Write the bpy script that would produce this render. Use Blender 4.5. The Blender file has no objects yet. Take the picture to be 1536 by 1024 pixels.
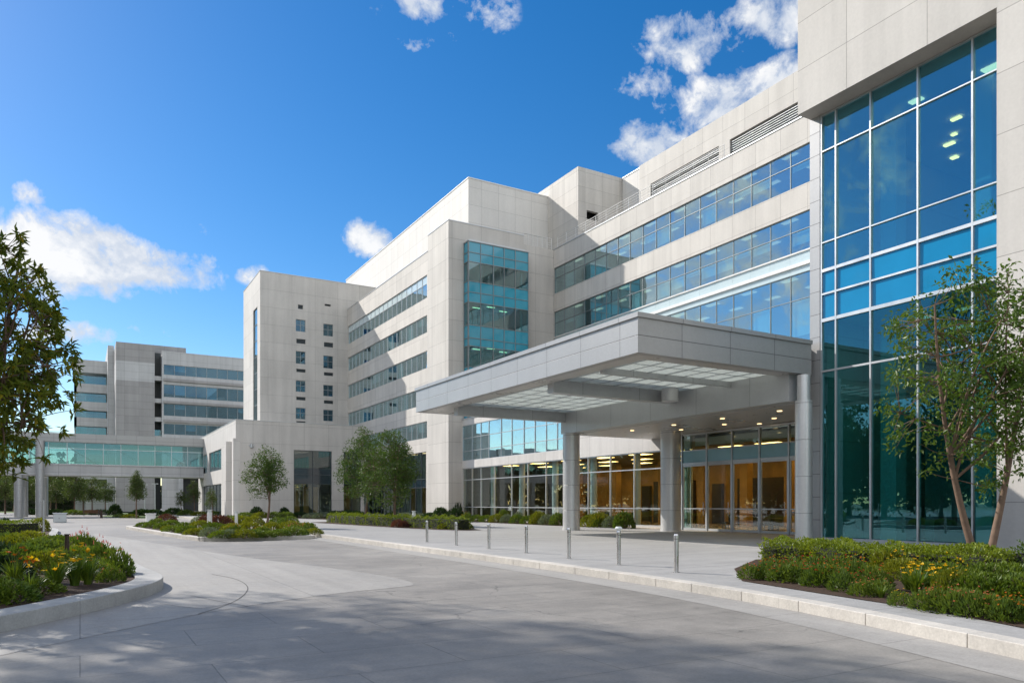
SKY_SAT, SKY_HUE, SKY_VAL, SKY_STR = 1.42, .503, 1.04, 1.0
SKY_GAM = 1.0
CLOUD, CLOUD_FILL = .74, 1.12
SUN_E = 4.2
EXPO = 0.47
import bpy, math, random
import numpy as np
from mathutils import Vector

# ------------------------------------------------------------------ scene, camera
scene = bpy.context.scene
COL = scene.collection
R = math.radians
EYE = 1.65
ROAD = -0.18
F = 1119.0
CX, HY = 768.0, 755.0
UX, UY = 0.501, 0.8654           # forward axis of the camera in world x (right, away) and y (left, away)

def ground(px, py, z=0.0):
    """world point on the level z under a photo position"""
    d = (EYE - z) * F / (py - HY)
    return at(px, d, z)
def at(px, d, z=0.0):
    t = (px - CX) / F
    return Vector(((t * UY + UX) * d, (-t * UX + UY) * d, z))
def cam_to_world(X, D, z=0.0):
    return Vector((X * UY + D * UX, -X * UX + D * UY, z))

cam_d = bpy.data.cameras.new('camera')
cam_d.sensor_width = 36.0
cam_d.lens = F / 1536.0 * 36.0
cam_d.shift_y = (HY - 512.0) / 1536.0
cam_d.clip_start = 0.1
cam_d.clip_end = 6000.0
cam = bpy.data.objects.new('camera', cam_d)
cam.location = (0, 0, EYE)
cam.rotation_euler = (R(90), 0, -math.atan2(UX, UY))
COL.objects.link(cam)
scene.camera = cam

scene.view_settings.view_transform = 'Standard'
scene.view_settings.look = 'None'
scene.view_settings.gamma = 1.0
scene.view_settings.exposure = EXPO
scene.cycles.use_denoising = True
try:
    scene.cycles.denoiser = 'OPENIMAGEDENOISE'
    scene.cycles.denoising_input_passes = 'RGB_ALBEDO_NORMAL'
except Exception:
    pass
scene.cycles.max_bounces = 9
scene.cycles.diffuse_bounces = 4
scene.cycles.glossy_bounces = 4
scene.cycles.transmission_bounces = 6
scene.cycles.transparent_max_bounces = 24
scene.cycles.caustics_reflective = False
scene.cycles.caustics_refractive = False
scene.cycles.sample_clamp_indirect = 6.0

# ------------------------------------------------------------------ object helpers
def tag(o, label=None, cat=None, group=None, kind=None):
    if label: o['label'] = label
    if cat: o['category'] = cat
    if group: o['group'] = group
    if kind: o['kind'] = kind
    return o

def thing(name, label, cat, loc=(0, 0, 0), rz=0.0, group=None):
    o = bpy.data.objects.new(name, None)
    o.empty_display_size = 0.5
    o.location = loc
    o.rotation_euler = (0, 0, rz)
    COL.objects.link(o)
    return tag(o, label, cat, group)

def world_loc(o):
    v = Vector((0, 0, 0))
    while o is not None:
        v += Vector(o.location)
        o = o.parent
    return v

class MB:
    """collects faces, then links them as one mesh object"""
    def __init__(self):
        self.v = []; self.f = []; self.s = []
    def add(self, vs, fs, smooth=False):
        n = len(self.v)
        self.v.extend([tuple(p) for p in vs])
        self.f.extend([tuple(i + n for i in q) for q in fs])
        self.s.extend([smooth] * len(fs))
    def box(self, x0, x1, y0, y1, z0, z1):
        if x1 < x0: x0, x1 = x1, x0
        if y1 < y0: y0, y1 = y1, y0
        if z1 < z0: z0, z1 = z1, z0
        self.add([(x0,y0,z0),(x1,y0,z0),(x1,y1,z0),(x0,y1,z0),(x0,y0,z1),(x1,y0,z1),(x1,y1,z1),(x0,y1,z1)],
                 [(0,3,2,1),(4,5,6,7),(0,1,5,4),(1,2,6,5),(2,3,7,6),(3,0,4,7)])
    def prism(self, poly, z0, z1):
        a = sum(poly[i][0]*poly[(i+1)%len(poly)][1]-poly[(i+1)%len(poly)][0]*poly[i][1] for i in range(len(poly)))
        if a < 0: poly = poly[::-1]
        n = len(poly)
        vs = [(p[0],p[1],z0) for p in poly] + [(p[0],p[1],z1) for p in poly]
        fs = [tuple(range(n-1,-1,-1)), tuple(range(n,2*n))]
        fs += [(i,(i+1)%n,n+(i+1)%n,n+i) for i in range(n)]
        self.add(vs, fs)
    def sheet(self, poly, z):
        a = sum(poly[i][0]*poly[(i+1)%len(poly)][1]-poly[(i+1)%len(poly)][0]*poly[i][1] for i in range(len(poly)))
        if a < 0: poly = poly[::-1]
        self.add([(p[0],p[1],z) for p in poly], [tuple(range(len(poly)))])
    def cyl(self, cx, cy, z0, z1, r, n=32, r1=None, cap=True, smooth=True):
        r1 = r if r1 is None else r1
        vs = []
        for k in range(n):
            a = 2*math.pi*k/n
            vs.append((cx+r*math.cos(a), cy+r*math.sin(a), z0))
        for k in range(n):
            a = 2*math.pi*k/n
            vs.append((cx+r1*math.cos(a), cy+r1*math.sin(a), z1))
        self.add(vs, [(k,(k+1)%n,n+(k+1)%n,n+k) for k in range(n)], smooth)
        if cap:
            self.add(vs, [tuple(range(n-1,-1,-1)), tuple(range(n,2*n))], False)
    def tube(self, pts, rad, n=8):
        pts = [Vector(p) for p in pts]
        if not hasattr(rad, '__len__'): rad = [rad]*len(pts)
        vs = []; m = len(pts)
        for i, p in enumerate(pts):
            t = (pts[min(i+1,m-1)]-pts[max(i-1,0)]).normalized()
            ref = Vector((0,0,1)) if abs(t.z) < 0.92 else Vector((1,0,0))
            a = t.cross(ref).normalized(); b = t.cross(a).normalized()
            for k in range(n):
                q = 2*math.pi*k/n
                vs.append(p + a*(rad[i]*math.cos(q)) + b*(rad[i]*math.sin(q)))
        fs = []
        for i in range(m-1):
            for k in range(n):
                fs.append((i*n+k, i*n+(k+1)%n, (i+1)*n+(k+1)%n, (i+1)*n+k))
        self.add(vs, fs, True)
        self.add(vs, [tuple(range(n)), tuple(range((m-1)*n, m*n))])
    def bar(self, p, q, w):
        self.tube([p, q], w*0.7071, 4)
    def arrays(self, V, Fa, smooth=False):
        n = len(self.v)
        self.v.extend(map(tuple, V.tolist()))
        self.f.extend(map(tuple, (Fa+n).tolist()))
        self.s.extend([smooth]*len(Fa))
    def mesh(self, name, mat, off=(0,0,0)):
        me = bpy.data.meshes.new(name)
        ox, oy, oz = off
        me.from_pydata([(x-ox, y-oy, z-oz) for x, y, z in self.v], [], self.f)
        if any(self.s):
            me.polygons.foreach_set('use_smooth', self.s)
        mats = mat if isinstance(mat, (list, tuple)) else [mat]
        for m in mats: me.materials.append(m)
        me.update()
        return me
    def build(self, name, mat, parent=None, bevel=0.0, loc=None):
        off = world_loc(parent) if parent is not None else Vector((0,0,0))
        if loc is not None: off = off + Vector(loc)
        me = self.mesh(name, mat, off)
        o = bpy.data.objects.new(name, me)
        if loc is not None: o.location = loc
        if parent is not None: o.parent = parent
        COL.objects.link(o)
        if bevel:
            b = o.modifiers.new('bevel', 'BEVEL'); b.width = bevel; b.segments = 2; b.limit_method = 'ANGLE'
        return o

def copy_tree(o, parent=None):
    c = o.copy(); COL.objects.link(c)
    if parent is not None: c.parent = parent
    for ch in list(o.children): copy_tree(ch, c)
    return c

ORD = ['', 'first','second','third','fourth','fifth','sixth','seventh','eighth','ninth','tenth','eleventh','twelfth',
       'thirteenth','fourteenth','fifteenth','sixteenth','seventeenth','eighteenth','nineteenth','twentieth']

# ------------------------------------------------------------------ materials
def nmat(name):
    m = bpy.data.materials.new(name); m.use_nodes = True
    nt = m.node_tree; nt.nodes.clear()
    out = nt.nodes.new('ShaderNodeOutputMaterial')
    return m, nt, out
def N(nt, t, **kw):
    n = nt.nodes.new(t)
    for k, v in kw.items():
        if hasattr(n, k): setattr(n, k, v)
        else: n.inputs[k.replace('_', ' ')].default_value = v
    return n
def L(nt, a, b): nt.links.new(a, b)
def math_node(nt, op, a, b=None, c=None, clamp=False):
    n = nt.nodes.new('ShaderNodeMath'); n.operation = op; n.use_clamp = clamp
    for i, s in enumerate((a, b, c)):
        if s is None: continue
        if isinstance(s, (int, float)): n.inputs[i].default_value = s
        else: L(nt, s, n.inputs[i])
    return n.outputs[0]
def vmath(nt, op, a, b=None, out=0):
    n = nt.nodes.new('ShaderNodeVectorMath'); n.operation = op
    for i, s in enumerate((a, b)):
        if s is None: continue
        if isinstance(s, (tuple, Vector)): n.inputs[i].default_value = tuple(s)
        else: L(nt, s, n.inputs[i])
    return n.outputs[out]
def mixc(nt, fac, a, b, mode='MIX'):
    n = nt.nodes.new('ShaderNodeMix'); n.data_type = 'RGBA'; n.blend_type = mode; n.clamp_factor = True
    for key, s in ((0, fac), (6, a), (7, b)):
        if isinstance(s, (int, float)): n.inputs[key].default_value = s
        elif isinstance(s, (tuple, list)): n.inputs[key].default_value = (*s[:3], 1.0)
        else: L(nt, s, n.inputs[key])
    return n.outputs[2]
def ramp(nt, val, lo, hi, a=0.0, b=1.0):
    n = nt.nodes.new('ShaderNodeMapRange'); n.clamp = True
    L(nt, val, n.inputs[0])
    n.inputs[1].default_value = lo; n.inputs[2].default_value = hi
    n.inputs[3].default_value = a; n.inputs[4].default_value = b
    return n.outputs[0]
def noise(nt, vec, scale, detail=4.0, rough=0.55, dist=0.0):
    n = nt.nodes.new('ShaderNodeTexNoise')
    n.inputs['Scale'].default_value = scale; n.inputs['Detail'].default_value = detail
    n.inputs['Roughness'].default_value = rough; n.inputs['Distortion'].default_value = dist
    if vec is not None: L(nt, vec, n.inputs['Vector'])
    return n.outputs[0]
def position(nt):
    return nt.nodes.new('ShaderNodeNewGeometry').outputs['Position']
def principled(nt, out, col, rough=0.6, metal=0.0, spec=0.5, bump=None, bump_d=0.01, bump_s=0.5, coat=0.0):
    p = nt.nodes.new('ShaderNodeBsdfPrincipled')
    if isinstance(col, (tuple, list)): p.inputs['Base Color'].default_value = (*col[:3], 1)
    else: L(nt, col, p.inputs['Base Color'])
    if isinstance(rough, (int, float)): p.inputs['Roughness'].default_value = rough
    else: L(nt, rough, p.inputs['Roughness'])
    p.inputs['Metallic'].default_value = metal
    p.inputs['Specular IOR Level'].default_value = spec
    p.inputs['Coat Weight'].default_value = coat
    if bump is not None:
        b = nt.nodes.new('ShaderNodeBump'); b.inputs['Distance'].default_value = bump_d; b.inputs['Strength'].default_value = bump_s
        L(nt, bump, b.inputs['Height']); L(nt, b.outputs[0], p.inputs['Normal'])
    L(nt, p.outputs[0], out.inputs[0])
    return p

def wall_coords(nt, turn=0.0):
    """(along the wall, height, 0) for walls whose faces look along x or y"""
    g = nt.nodes.new('ShaderNodeNewGeometry')
    sp = nt.nodes.new('ShaderNodeSeparateXYZ'); L(nt, g.outputs['Position'], sp.inputs[0])
    sn = nt.nodes.new('ShaderNodeSeparateXYZ'); L(nt, g.outputs['True Normal'], sn.inputs[0])
    fx = math_node(nt, 'GREATER_THAN', math_node(nt, 'ABSOLUTE', sn.outputs[0]), 0.7)
    along = math_node(nt, 'ADD', math_node(nt, 'MULTIPLY', sp.outputs[1], fx),
                      math_node(nt, 'MULTIPLY', sp.outputs[0], math_node(nt, 'SUBTRACT', 1.0, fx)))
    c = nt.nodes.new('ShaderNodeCombineXYZ')
    L(nt, along, c.inputs[0]); L(nt, sp.outputs[2], c.inputs[1])
    return c.outputs[0], g.outputs['Position']

def panel_mat(name, col, pw=2.4, ph=1.55, joint=0.013, var=0.055, rough=0.7, jointdark=0.55, offset=(0.0, 0.0), metal=0.0, stain=0.75, bumpd=0.012):
    m, nt, out = nmat(name)
    wc, pos = wall_coords(nt)
    wc = vmath(nt, 'ADD', wc, (offset[0], offset[1], 0))
    b = nt.nodes.new('ShaderNodeTexBrick')
    b.offset = 0.0; b.offset_frequency = 1; b.squash = 1.0
    b.inputs['Scale'].default_value = 1.0
    b.inputs['Brick Width'].default_value = pw; b.inputs['Row Height'].default_value = ph
    b.inputs['Mortar Size'].default_value = joint; b.inputs['Mortar Smooth'].default_value = 0.15; b.inputs['Bias'].default_value = 0.0
    c1 = tuple(c*(1+var) for c in col); c2 = tuple(c*(1-var) for c in col)
    b.inputs['Color1'].default_value = (*c1, 1); b.inputs['Color2'].default_value = (*c2, 1)
    b.inputs['Mortar'].default_value = (*[c*jointdark for c in col], 1)
    L(nt, wc, b.inputs['Vector'])
    n1 = noise(nt, pos, 0.35, 5, 0.6)
    st = vmath(nt, 'MULTIPLY', pos, (1.3, 1.3, 0.09))
    n2 = noise(nt, st, 1.0, 4, 0.6)
    n3 = noise(nt, pos, 9.0, 3, 0.6)
    f = math_node(nt, 'ADD', math_node(nt, 'ADD', ramp(nt, n1, .3, .7, -.07*stain, .07*stain), ramp(nt, n2, .35, .7, .05*stain, -.13*stain)), ramp(nt, n3, .3, .7, -.035, .035))
    f = math_node(nt, 'ADD', f, 1.0)
    v = nt.nodes.new('ShaderNodeVectorMath'); v.operation = 'SCALE'
    L(nt, b.outputs['Color'], v.inputs[0]); L(nt, f, v.inputs[3])
    h = math_node(nt, 'SUBTRACT', math_node(nt, 'MULTIPLY', n3, .06), b.outputs['Fac'])
    principled(nt, out, v.outputs[0], rough, metal, 0.35, h, bumpd, 0.6)
    return m

def plain_mat(name, col, rough=0.6, metal=0.0, var=0.05, scale=3.0, spec=0.5, bump=0.0, coat=0.0):
    m, nt, out = nmat(name)
    pos = position(nt)
    n1 = noise(nt, pos, scale, 5, 0.6)
    f = ramp(nt, n1, .3, .7, 1-var, 1+var)
    v = nt.nodes.new('ShaderNodeVectorMath'); v.operation = 'SCALE'
    v.inputs[0].default_value = col; L(nt, f, v.inputs[3])
    rr = ramp(nt, n1, .3, .7, max(rough-.06, .02), min(rough+.06, 1))
    principled(nt, out, v.outputs[0], rr, metal, spec, n1 if bump else None, bump or .01, .6, coat)
    return m

def glass_mat(name, tint, refl=0.12, rough=0.0, rcol=(0.93, 0.98, 1.0), wob=0.0):
    m, nt, out = nmat(name)
    tr = N(nt, 'ShaderNodeBsdfTransparent'); tr.inputs[0].default_value = (*tint, 1)
    gl = N(nt, 'ShaderNodeBsdfGlossy'); gl.inputs[0].default_value = (*rcol, 1); gl.inputs['Roughness'].default_value = rough
    lw = N(nt, 'ShaderNodeLayerWeight'); lw.inputs[0].default_value = .5
    sch = math_node(nt, 'MULTIPLY_ADD', math_node(nt, 'POWER', lw.outputs['Facing'], 4.0), .9, .02)
    if wob:
        n1 = noise(nt, position(nt), 0.45, 2, .5)
        b = nt.nodes.new('ShaderNodeBump'); b.inputs['Distance'].default_value = wob; b.inputs['Strength'].default_value = 1.0
        L(nt, n1, b.inputs['Height']); L(nt, b.outputs[0], gl.inputs['Normal'])
    fac = math_node(nt, 'ADD', math_node(nt, 'MULTIPLY', sch, 1-refl), refl, clamp=True)
    mx = N(nt, 'ShaderNodeMixShader'); L(nt, fac, mx.inputs[0]); L(nt, tr.outputs[0], mx.inputs[1]); L(nt, gl.outputs[0], mx.inputs[2])
    L(nt, mx.outputs[0], out.inputs[0])
    return m

def emit_mat(name, col, s):
    m, nt, out = nmat(name)
    e = N(nt, 'ShaderNodeEmission'); e.inputs[0].default_value = (*col, 1); e.inputs[1].default_value = s
    L(nt, e.outputs[0], out.inputs[0]); return m

def leaf_mat(name, ca, cb, trans=0.35, rough=0.5, tip=None):
    m, nt, out = nmat(name)
    g = nt.nodes.new('ShaderNodeNewGeometry')
    rnd = g.outputs['Random Per Island']
    oi = nt.nodes.new('ShaderNodeObjectInfo')
    n1 = noise(nt, g.outputs['Position'], 1.3, 3, .6)
    f = math_node(nt, 'ADD', math_node(nt, 'MULTIPLY', rnd, .6), ramp(nt, n1, .3, .7, 0, .5), clamp=True)
    f = math_node(nt, 'ADD', f, math_node(nt, 'MULTIPLY', math_node(nt, 'SUBTRACT', oi.outputs['Random'], .5), .25), clamp=True)
    c = mixc(nt, f, ca, cb)
    if tip is not None:
        c = mixc(nt, ramp(nt, rnd, .90, .93), c, tip)
    p = N(nt, 'ShaderNodeBsdfPrincipled'); L(nt, c, p.inputs['Base Color']); p.inputs['Roughness'].default_value = rough
    p.inputs['Specular IOR Level'].default_value = .35
    t = N(nt, 'ShaderNodeBsdfTranslucent')
    cc = mixc(nt, 1.0, c, (1.25, 1.2, .55), 'MULTIPLY'); L(nt, cc, t.inputs[0])
    mx = N(nt, 'ShaderNodeMixShader'); mx.inputs[0].default_value = trans
    L(nt, p.outputs[0], mx.inputs[1]); L(nt, t.outputs[0], mx.inputs[2]); L(nt, mx.outputs[0], out.inputs[0])
    return m

M = {}
M['stone'] = panel_mat('pale stone cladding', (.575, .542, .497), 2.35, 1.62)
M['stone_big'] = panel_mat('large stone slabs', (.555, .526, .485), 3.3, 2.05, .014, .04, offset=(.6, .35), bumpd=.018)
M['precast'] = panel_mat('white precast panels', (.585, .56, .525), 3.1, 2.3, .013, .035, offset=(.4, .2))
M['precast_pent'] = panel_mat('white metal roof screen', (.68, .655, .62), 2.1, 1.9, .012, .03, offset=(.2, .5), stain=.35)
M['greystone'] = panel_mat('grey stone cladding', (.34, .33, .325), 2.6, 1.5, .02, .06)
M['palestone'] = panel_mat('light grey cladding', (.50, .50, .50), 2.6, 1.5, .02, .04)
M['fascia'] = panel_mat('brushed aluminium fascia panels', (.40, .398, .392), 2.55, .98, .014, .03, .36, .4, (0.6, .02), .3, .3, .012)
M['pillar'] = panel_mat('grey metal pillar cladding', (.45, .455, .46), 40.0, 2.2, .012, .02, .35, .5, (0, .3), .5, .3, .01)
M['beam'] = panel_mat('painted steel beam casing', (.50, .51, .51), 3.4, 5.0, .014, .03, .38, .5, (0, 1.0), .3, .3, .01)
M['soffit'] = plain_mat('satin metal soffit', (.52, .505, .48), .30, .3, .05, .6)
M['steel'] = plain_mat('brushed stainless steel', (.62, .61, .60), .27, 1.0, .05, 2.0)
M['column'] = panel_mat('satin aluminium column cladding', (.66, .655, .645), 40.0, 1.55, .012, .02, .33, .5, (0, .3), .5, .3, .01)
M['alu'] = plain_mat('aluminium frame', (.55, .57, .58), .38, .6, .04, 1.0)
M['darkframe'] = plain_mat('dark window frame', (.06, .075, .085), .45, .3, .05, 1.0)
M['midframe'] = plain_mat('grey window frame', (.26, .29, .30), .42, .4, .05, 1.0)
M['white_paint'] = plain_mat('white painted metal', (.72, .71, .69), .45, 0.0, .04, 1.0)
M['roofing'] = plain_mat('grey roof membrane', (.33, .33, .32), .9, 0, .1, .4)
M['inner_white'] = plain_mat('white plaster ceiling', (.62, .64, .64), .8, 0, .04, .5)
M['inner_grey'] = plain_mat('grey interior wall', (.30, .33, .34), .8, 0, .10, .3)
M['inner_dark'] = plain_mat('dark interior wall', (.07, .075, .075), .7, 0, .10, .3)
M['inner_floor'] = plain_mat('interior carpet', (.16, .17, .17), .8, 0, .10, .5)
M['amber'] = plain_mat('amber timber wall', (.42, .235, .065), .45, 0, .45, .35)
M['terrazzo'] = plain_mat('warm terrazzo floor', (.36, .29, .20), .25, 0, .08, 2.0)
M['darkwood'] = plain_mat('dark timber', (.045, .032, .025), .45, 0, .15, 2.0)
M['blackfab'] = plain_mat('black fabric', (.02, .021, .022), .8, 0, .1, 4.0)
M['blind'] = plain_mat('pale roller blind', (.66, .69, .68), .8, 0, .04, 1.0)
M['spandrel'] = plain_mat('teal back painted glass', (.014, .29, .41), .06, 0, .08, .5, .6, 0, .6)
M['spandrel_deep'] = plain_mat('blue back painted glass', (.008, .22, .43), .05, 0, .08, .5, .6, 0, .6)
M['painted_sky'] = plain_mat('painted sky reflection glass', (.36, .62, .72), .10, 0, .08, .6, .6, 0, .5)  # sky reflection in the door transoms, painted into the pane colour
M['spandrel_navy'] = plain_mat('navy back painted glass', (.016, .030, .042), .06, 0, .08, .5, .6, 0, .5)
M['spandrel_pale'] = plain_mat('pale frosted spandrel glass', (.55, .66, .68), .14, 0, .05, .5, .6, 0, .5)
M['glass_tower'] = glass_mat('blue tinted tower glass', (.50, .80, .86), .22, rcol=(.48, .86, .93), wob=.004)
M['glass_tower_low'] = glass_mat('deep teal tower glass', (.40, .74, .73), .10, rcol=(.45, .82, .95), wob=.004)
M['glass_band'] = glass_mat('blue tinted ribbon glass', (.66, .88, .91), .32, rcol=(.84, .97, 1.0), wob=.006)
M['glass_teal'] = glass_mat('teal tinted curtain glass', (.38, .76, .82), .10, wob=.006)
M['glass_lobby'] = glass_mat('lightly tinted lobby glass', (.84, .91, .89), .05, wob=.004)
M['glass_bridge'] = glass_mat('teal bridge glass', (.54, .67, .69), .12, rcol=(.6, .85, .9))
M['glass_far'] = glass_mat('deep blue far glass', (.34, .60, .70), .10, rcol=(.5, .75, .9))
M['glass_sky'] = glass_mat('reflective upper lobby glass', (.5, .72, .8), .42, rcol=(.75, .95, 1), wob=.005)
M['glass_clear'] = glass_mat('clear rail glass', (.86, .95, .95), .05)
M['lamp_warm'] = emit_mat('warm lamp', (1.0, .72, .36), 1.8)
M['lamp_tower'] = emit_mat('tower lamp', (1.0, .50, .14), 4.0)
M['lamp_soft'] = emit_mat('soft office lamp', (1.0, .84, .58), .5)
M['lamp_lobby'] = emit_mat('lobby lamp', (1.0, .60, .20), 6.0)
M['bark'] = plain_mat('grey brown bark', (.15, .10, .072), .85, 0, .25, 9.0, .3, .01)
M['bark_pale'] = plain_mat('smooth tan bark', (.17, .112, .076), .75, 0, .22, 7.0, .3, .006)
M['mulch'] = plain_mat('bark mulch', (.055, .035, .024), .95, 0, .45, 16.0, .2, .03)
M['grass'] = leaf_mat('grass blades', (.07, .13, .02), (.15, .22, .04), .3)
M['timber_red'] = plain_mat('red brown timber', (.16, .06, .035), .6, 0, .15, 3.0)
M['sign_white'] = plain_mat('white enamel', (.78, .78, .76), .4, 0, .03, 2.0)
M['postbrown'] = plain_mat('dark bronze', (.05, .032, .022), .5, .3, .1, 4.0)

def frosted_mat():
    m, nt, out = nmat('ribbed frosted roof glass')
    pos = position(nt)
    w = nt.nodes.new('ShaderNodeTexWave'); w.wave_type = 'BANDS'; w.bands_direction = 'X'
    w.inputs['Scale'].default_value = .62; w.inputs['Distortion'].default_value = 2.6; w.inputs['Detail'].default_value = 3; w.inputs['Detail Scale'].default_value = .35
    L(nt, vmath(nt, 'MULTIPLY', pos, (3.2, .25, 1)), w.inputs['Vector'])
    c = mixc(nt, ramp(nt, w.outputs[0], .1, .9), (.46, .49, .47), (.80, .82, .78))  # wavy reflection streaks painted into the ribbed glass colour
    t = N(nt, 'ShaderNodeBsdfTranslucent'); L(nt, c, t.inputs[0])
    g = N(nt, 'ShaderNodeBsdfGlossy'); g.inputs[0].default_value = (.9, .95, .95, 1); g.inputs['Roughness'].default_value = .16
    b = nt.nodes.new('ShaderNodeBump'); b.inputs['Distance'].default_value = .02; b.inputs['Strength'].default_value = .6
    L(nt, w.outputs[0], b.inputs['Height']); L(nt, b.outputs[0], g.inputs['Normal'])
    mx = N(nt, 'ShaderNodeMixShader'); mx.inputs[0].default_value = .22
    L(nt, t.outputs[0], mx.inputs[1]); L(nt, g.outputs[0], mx.inputs[2]); L(nt, mx.outputs[0], out.inputs[0])
    return m
M['frosted'] = frosted_mat()

def paving_mat(name, col, bw, bh, joint, var, rot, rough=.75, stain=.12, offset=.5, jd=.72, scale2=.12, crack=0.0):
    m, nt, out = nmat(name)
    pos = position(nt)
    mp = nt.nodes.new('ShaderNodeMapping'); mp.inputs['Rotation'].default_value = (0, 0, rot); L(nt, pos, mp.inputs[0])
    b = nt.nodes.new('ShaderNodeTexBrick'); b.offset = offset
    b.inputs['Scale'].default_value = 1.0; b.inputs['Brick Width'].default_value = bw; b.inputs['Row Height'].default_value = bh
    b.inputs['Mortar Size'].default_value = joint; b.inputs['Mortar Smooth'].default_value = .2; b.inputs['Bias'].default_value = 0
    b.inputs['Color1'].default_value = (*[c*(1+var) for c in col], 1); b.inputs['Color2'].default_value = (*[c*(1-var) for c in col], 1)
    b.inputs['Mortar'].default_value = (*[c*jd for c in col], 1)
    L(nt, mp.outputs[0], b.inputs['Vector'])
    n1 = noise(nt, pos, scale2, 6, .62, .6)
    n2 = noise(nt, pos, 1.1, 6, .65, .3)
    n3 = noise(nt, pos, 28.0, 4, .6)
    n4 = noise(nt, vmath(nt, 'MULTIPLY', mp.outputs[0], (.16, 2.2, 1)), .8, 5, .6)
    f = math_node(nt, 'ADD', ramp(nt, n1, .3, .7, -stain, stain), ramp(nt, n2, .3, .7, -stain*.55, stain*.55))
    f = math_node(nt, 'ADD', f, ramp(nt, n3, .3, .7, -.11, .11))
    f = math_node(nt, 'ADD', f, ramp(nt, n4, .35, .7, .07, -.10))
    n5 = noise(nt, pos, 5.5, 5, .7, .4)
    f = math_node(nt, 'ADD', f, ramp(nt, n5, .30, .70, -.08, .08))
    if crack:
        vo = nt.nodes.new('ShaderNodeTexVoronoi'); vo.feature = 'DISTANCE_TO_EDGE'; vo.inputs['Scale'].default_value = .21
        wpos = nt.nodes.new('ShaderNodeTexNoise'); wpos.inputs['Scale'].default_value = .9; wpos.inputs['Detail'].default_value = 5; L(nt, pos, wpos.inputs['Vector'])
        wv = vmath(nt, 'ADD', pos, vmath(nt, 'MULTIPLY', wpos.outputs['Color'], (1.6, 1.6, 0)))
        L(nt, wv, vo.inputs['Vector'])
        line = ramp(nt, vo.outputs['Distance'], .0012, .0045, 1.0, 0.0)
        line = math_node(nt, 'MULTIPLY', line, ramp(nt, noise(nt, pos, .22, 2, .5), .48, .60))
        f = math_node(nt, 'SUBTRACT', f, math_node(nt, 'MULTIPLY', line, crack))
        spot = ramp(nt, noise(nt, pos, 1.9, 2, .4, .2), .70, .78)
        f = math_node(nt, 'SUBTRACT', f, math_node(nt, 'MULTIPLY', spot, .16))
    f = math_node(nt, 'ADD', f, 1.0)
    v = nt.nodes.new('ShaderNodeVectorMath'); v.operation = 'SCALE'; L(nt, b.outputs[0], v.inputs[0]); L(nt, f, v.inputs[3])
    h = math_node(nt, 'SUBTRACT', math_node(nt, 'MULTIPLY', n3, .25), b.outputs['Fac'])
    r = ramp(nt, n2, .3, .7, rough-.1, rough+.08)
    principled(nt, out, v.outputs[0], r, 0, .4, h, .006, .6)
    return m
M['road'] = paving_mat('grey stone road paving', (.245, .228, .205), 2.6, 1.3, .008, .03, R(0), .62, .24, .5, .66, .12, .35)
M['gutter'] = paving_mat('pale concrete gutter', (.30, .286, .265), 2.4, 4.0, .012, .03, R(90), .75, .09)
M['plaza'] = paving_mat('pale concrete plaza paving', (.315, .308, .298), 3.6, 3.6, .014, .03, R(0), .68, .10, 0.0)
M['kerb'] = paving_mat('limestone kerb', (.47, .44, .395), 9.0, 9.0, .004, .04, R(0), .8, .16)
M['kerb_grey'] = paving_mat('grey concrete kerb', (.36, .355, .34), 9.0, 9.0, .004, .04, R(0), .8, .16)
M['earth'] = plain_mat('dry ground', (.16, .17, .11), .95, 0, .2, .05)
# ------------------------------------------------------------------ geometry helpers for the site
def yW(px, x):
    t = (px - CX) / F; d = x / (t*UY + UX); return (-t*UX + UY) * d
def xS(px, y):
    t = (px - CX) / F; d = y / (-t*UX + UY); return (t*UY + UX) * d
def zW(px, py, x):
    t = (px - CX) / F; d = x / (t*UY + UX); return EYE + (HY - py) * d / F
def zS(px, py, y):
    t = (px - CX) / F; d = y / (-t*UX + UY); return EYE + (HY - py) * d / F

def smooth_loop(pts, n=6, closed=True):
    P = [Vector((p[0], p[1])) for p in pts]; m = len(P); out = []
    rng = range(m) if closed else range(m-1)
    for i in rng:
        if closed: a, b, c, d = P[(i-1) % m], P[i], P[(i+1) % m], P[(i+2) % m]
        else: a, b, c, d = P[max(i-1,0)], P[i], P[i+1], P[min(i+2,m-1)]
        for k in range(n):
            t = k/n
            out.append(0.5*((2*b)+(c-a)*t+(2*a-5*b+4*c-d)*t*t+(3*b-a-3*c+d)*t**3))
    if not closed: out.append(P[-1])
    return out
def area2(P):
    return sum(P[i][0]*P[(i+1)%len(P)][1]-P[(i+1)%len(P)][0]*P[i][1] for i in range(len(P)))
def offset_loop(P, d):
    """move a closed loop inwards by d"""
    P = [Vector((p[0], p[1])) for p in P]
    s = 1 if area2(P) > 0 else -1
    out = []; m = len(P)
    for i in range(m):
        t1 = (P[i]-P[i-1]).normalized(); t2 = (P[(i+1)%m]-P[i]).normalized()
        n1 = Vector((-t1.y, t1.x))*s; n2 = Vector((-t2.y, t2.x))*s
        n = (n1+n2)
        n = n.normalized() if n.length > 1e-6 else n1
        k = 1.0/max(.5, n.dot(n1))
        out.append(P[i]+n*d*k)
    return out
def inside(p, P):
    x, y = p[0], p[1]; r = False; m = len(P); j = m-1
    for i in range(m):
        if (P[i][1] > y) != (P[j][1] > y) and x < (P[j][0]-P[i][0])*(y-P[i][1])/(P[j][1]-P[i][1])+P[i][0]: r = not r
        j = i
    return r
def offset_line(P, d):
    out = []; m = len(P)
    for i in range(m):
        t = (P[min(i+1,m-1)]-P[max(i-1,0)]).normalized()
        out.append(P[i]+Vector((-t.y, t.x))*d)
    return out

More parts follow.
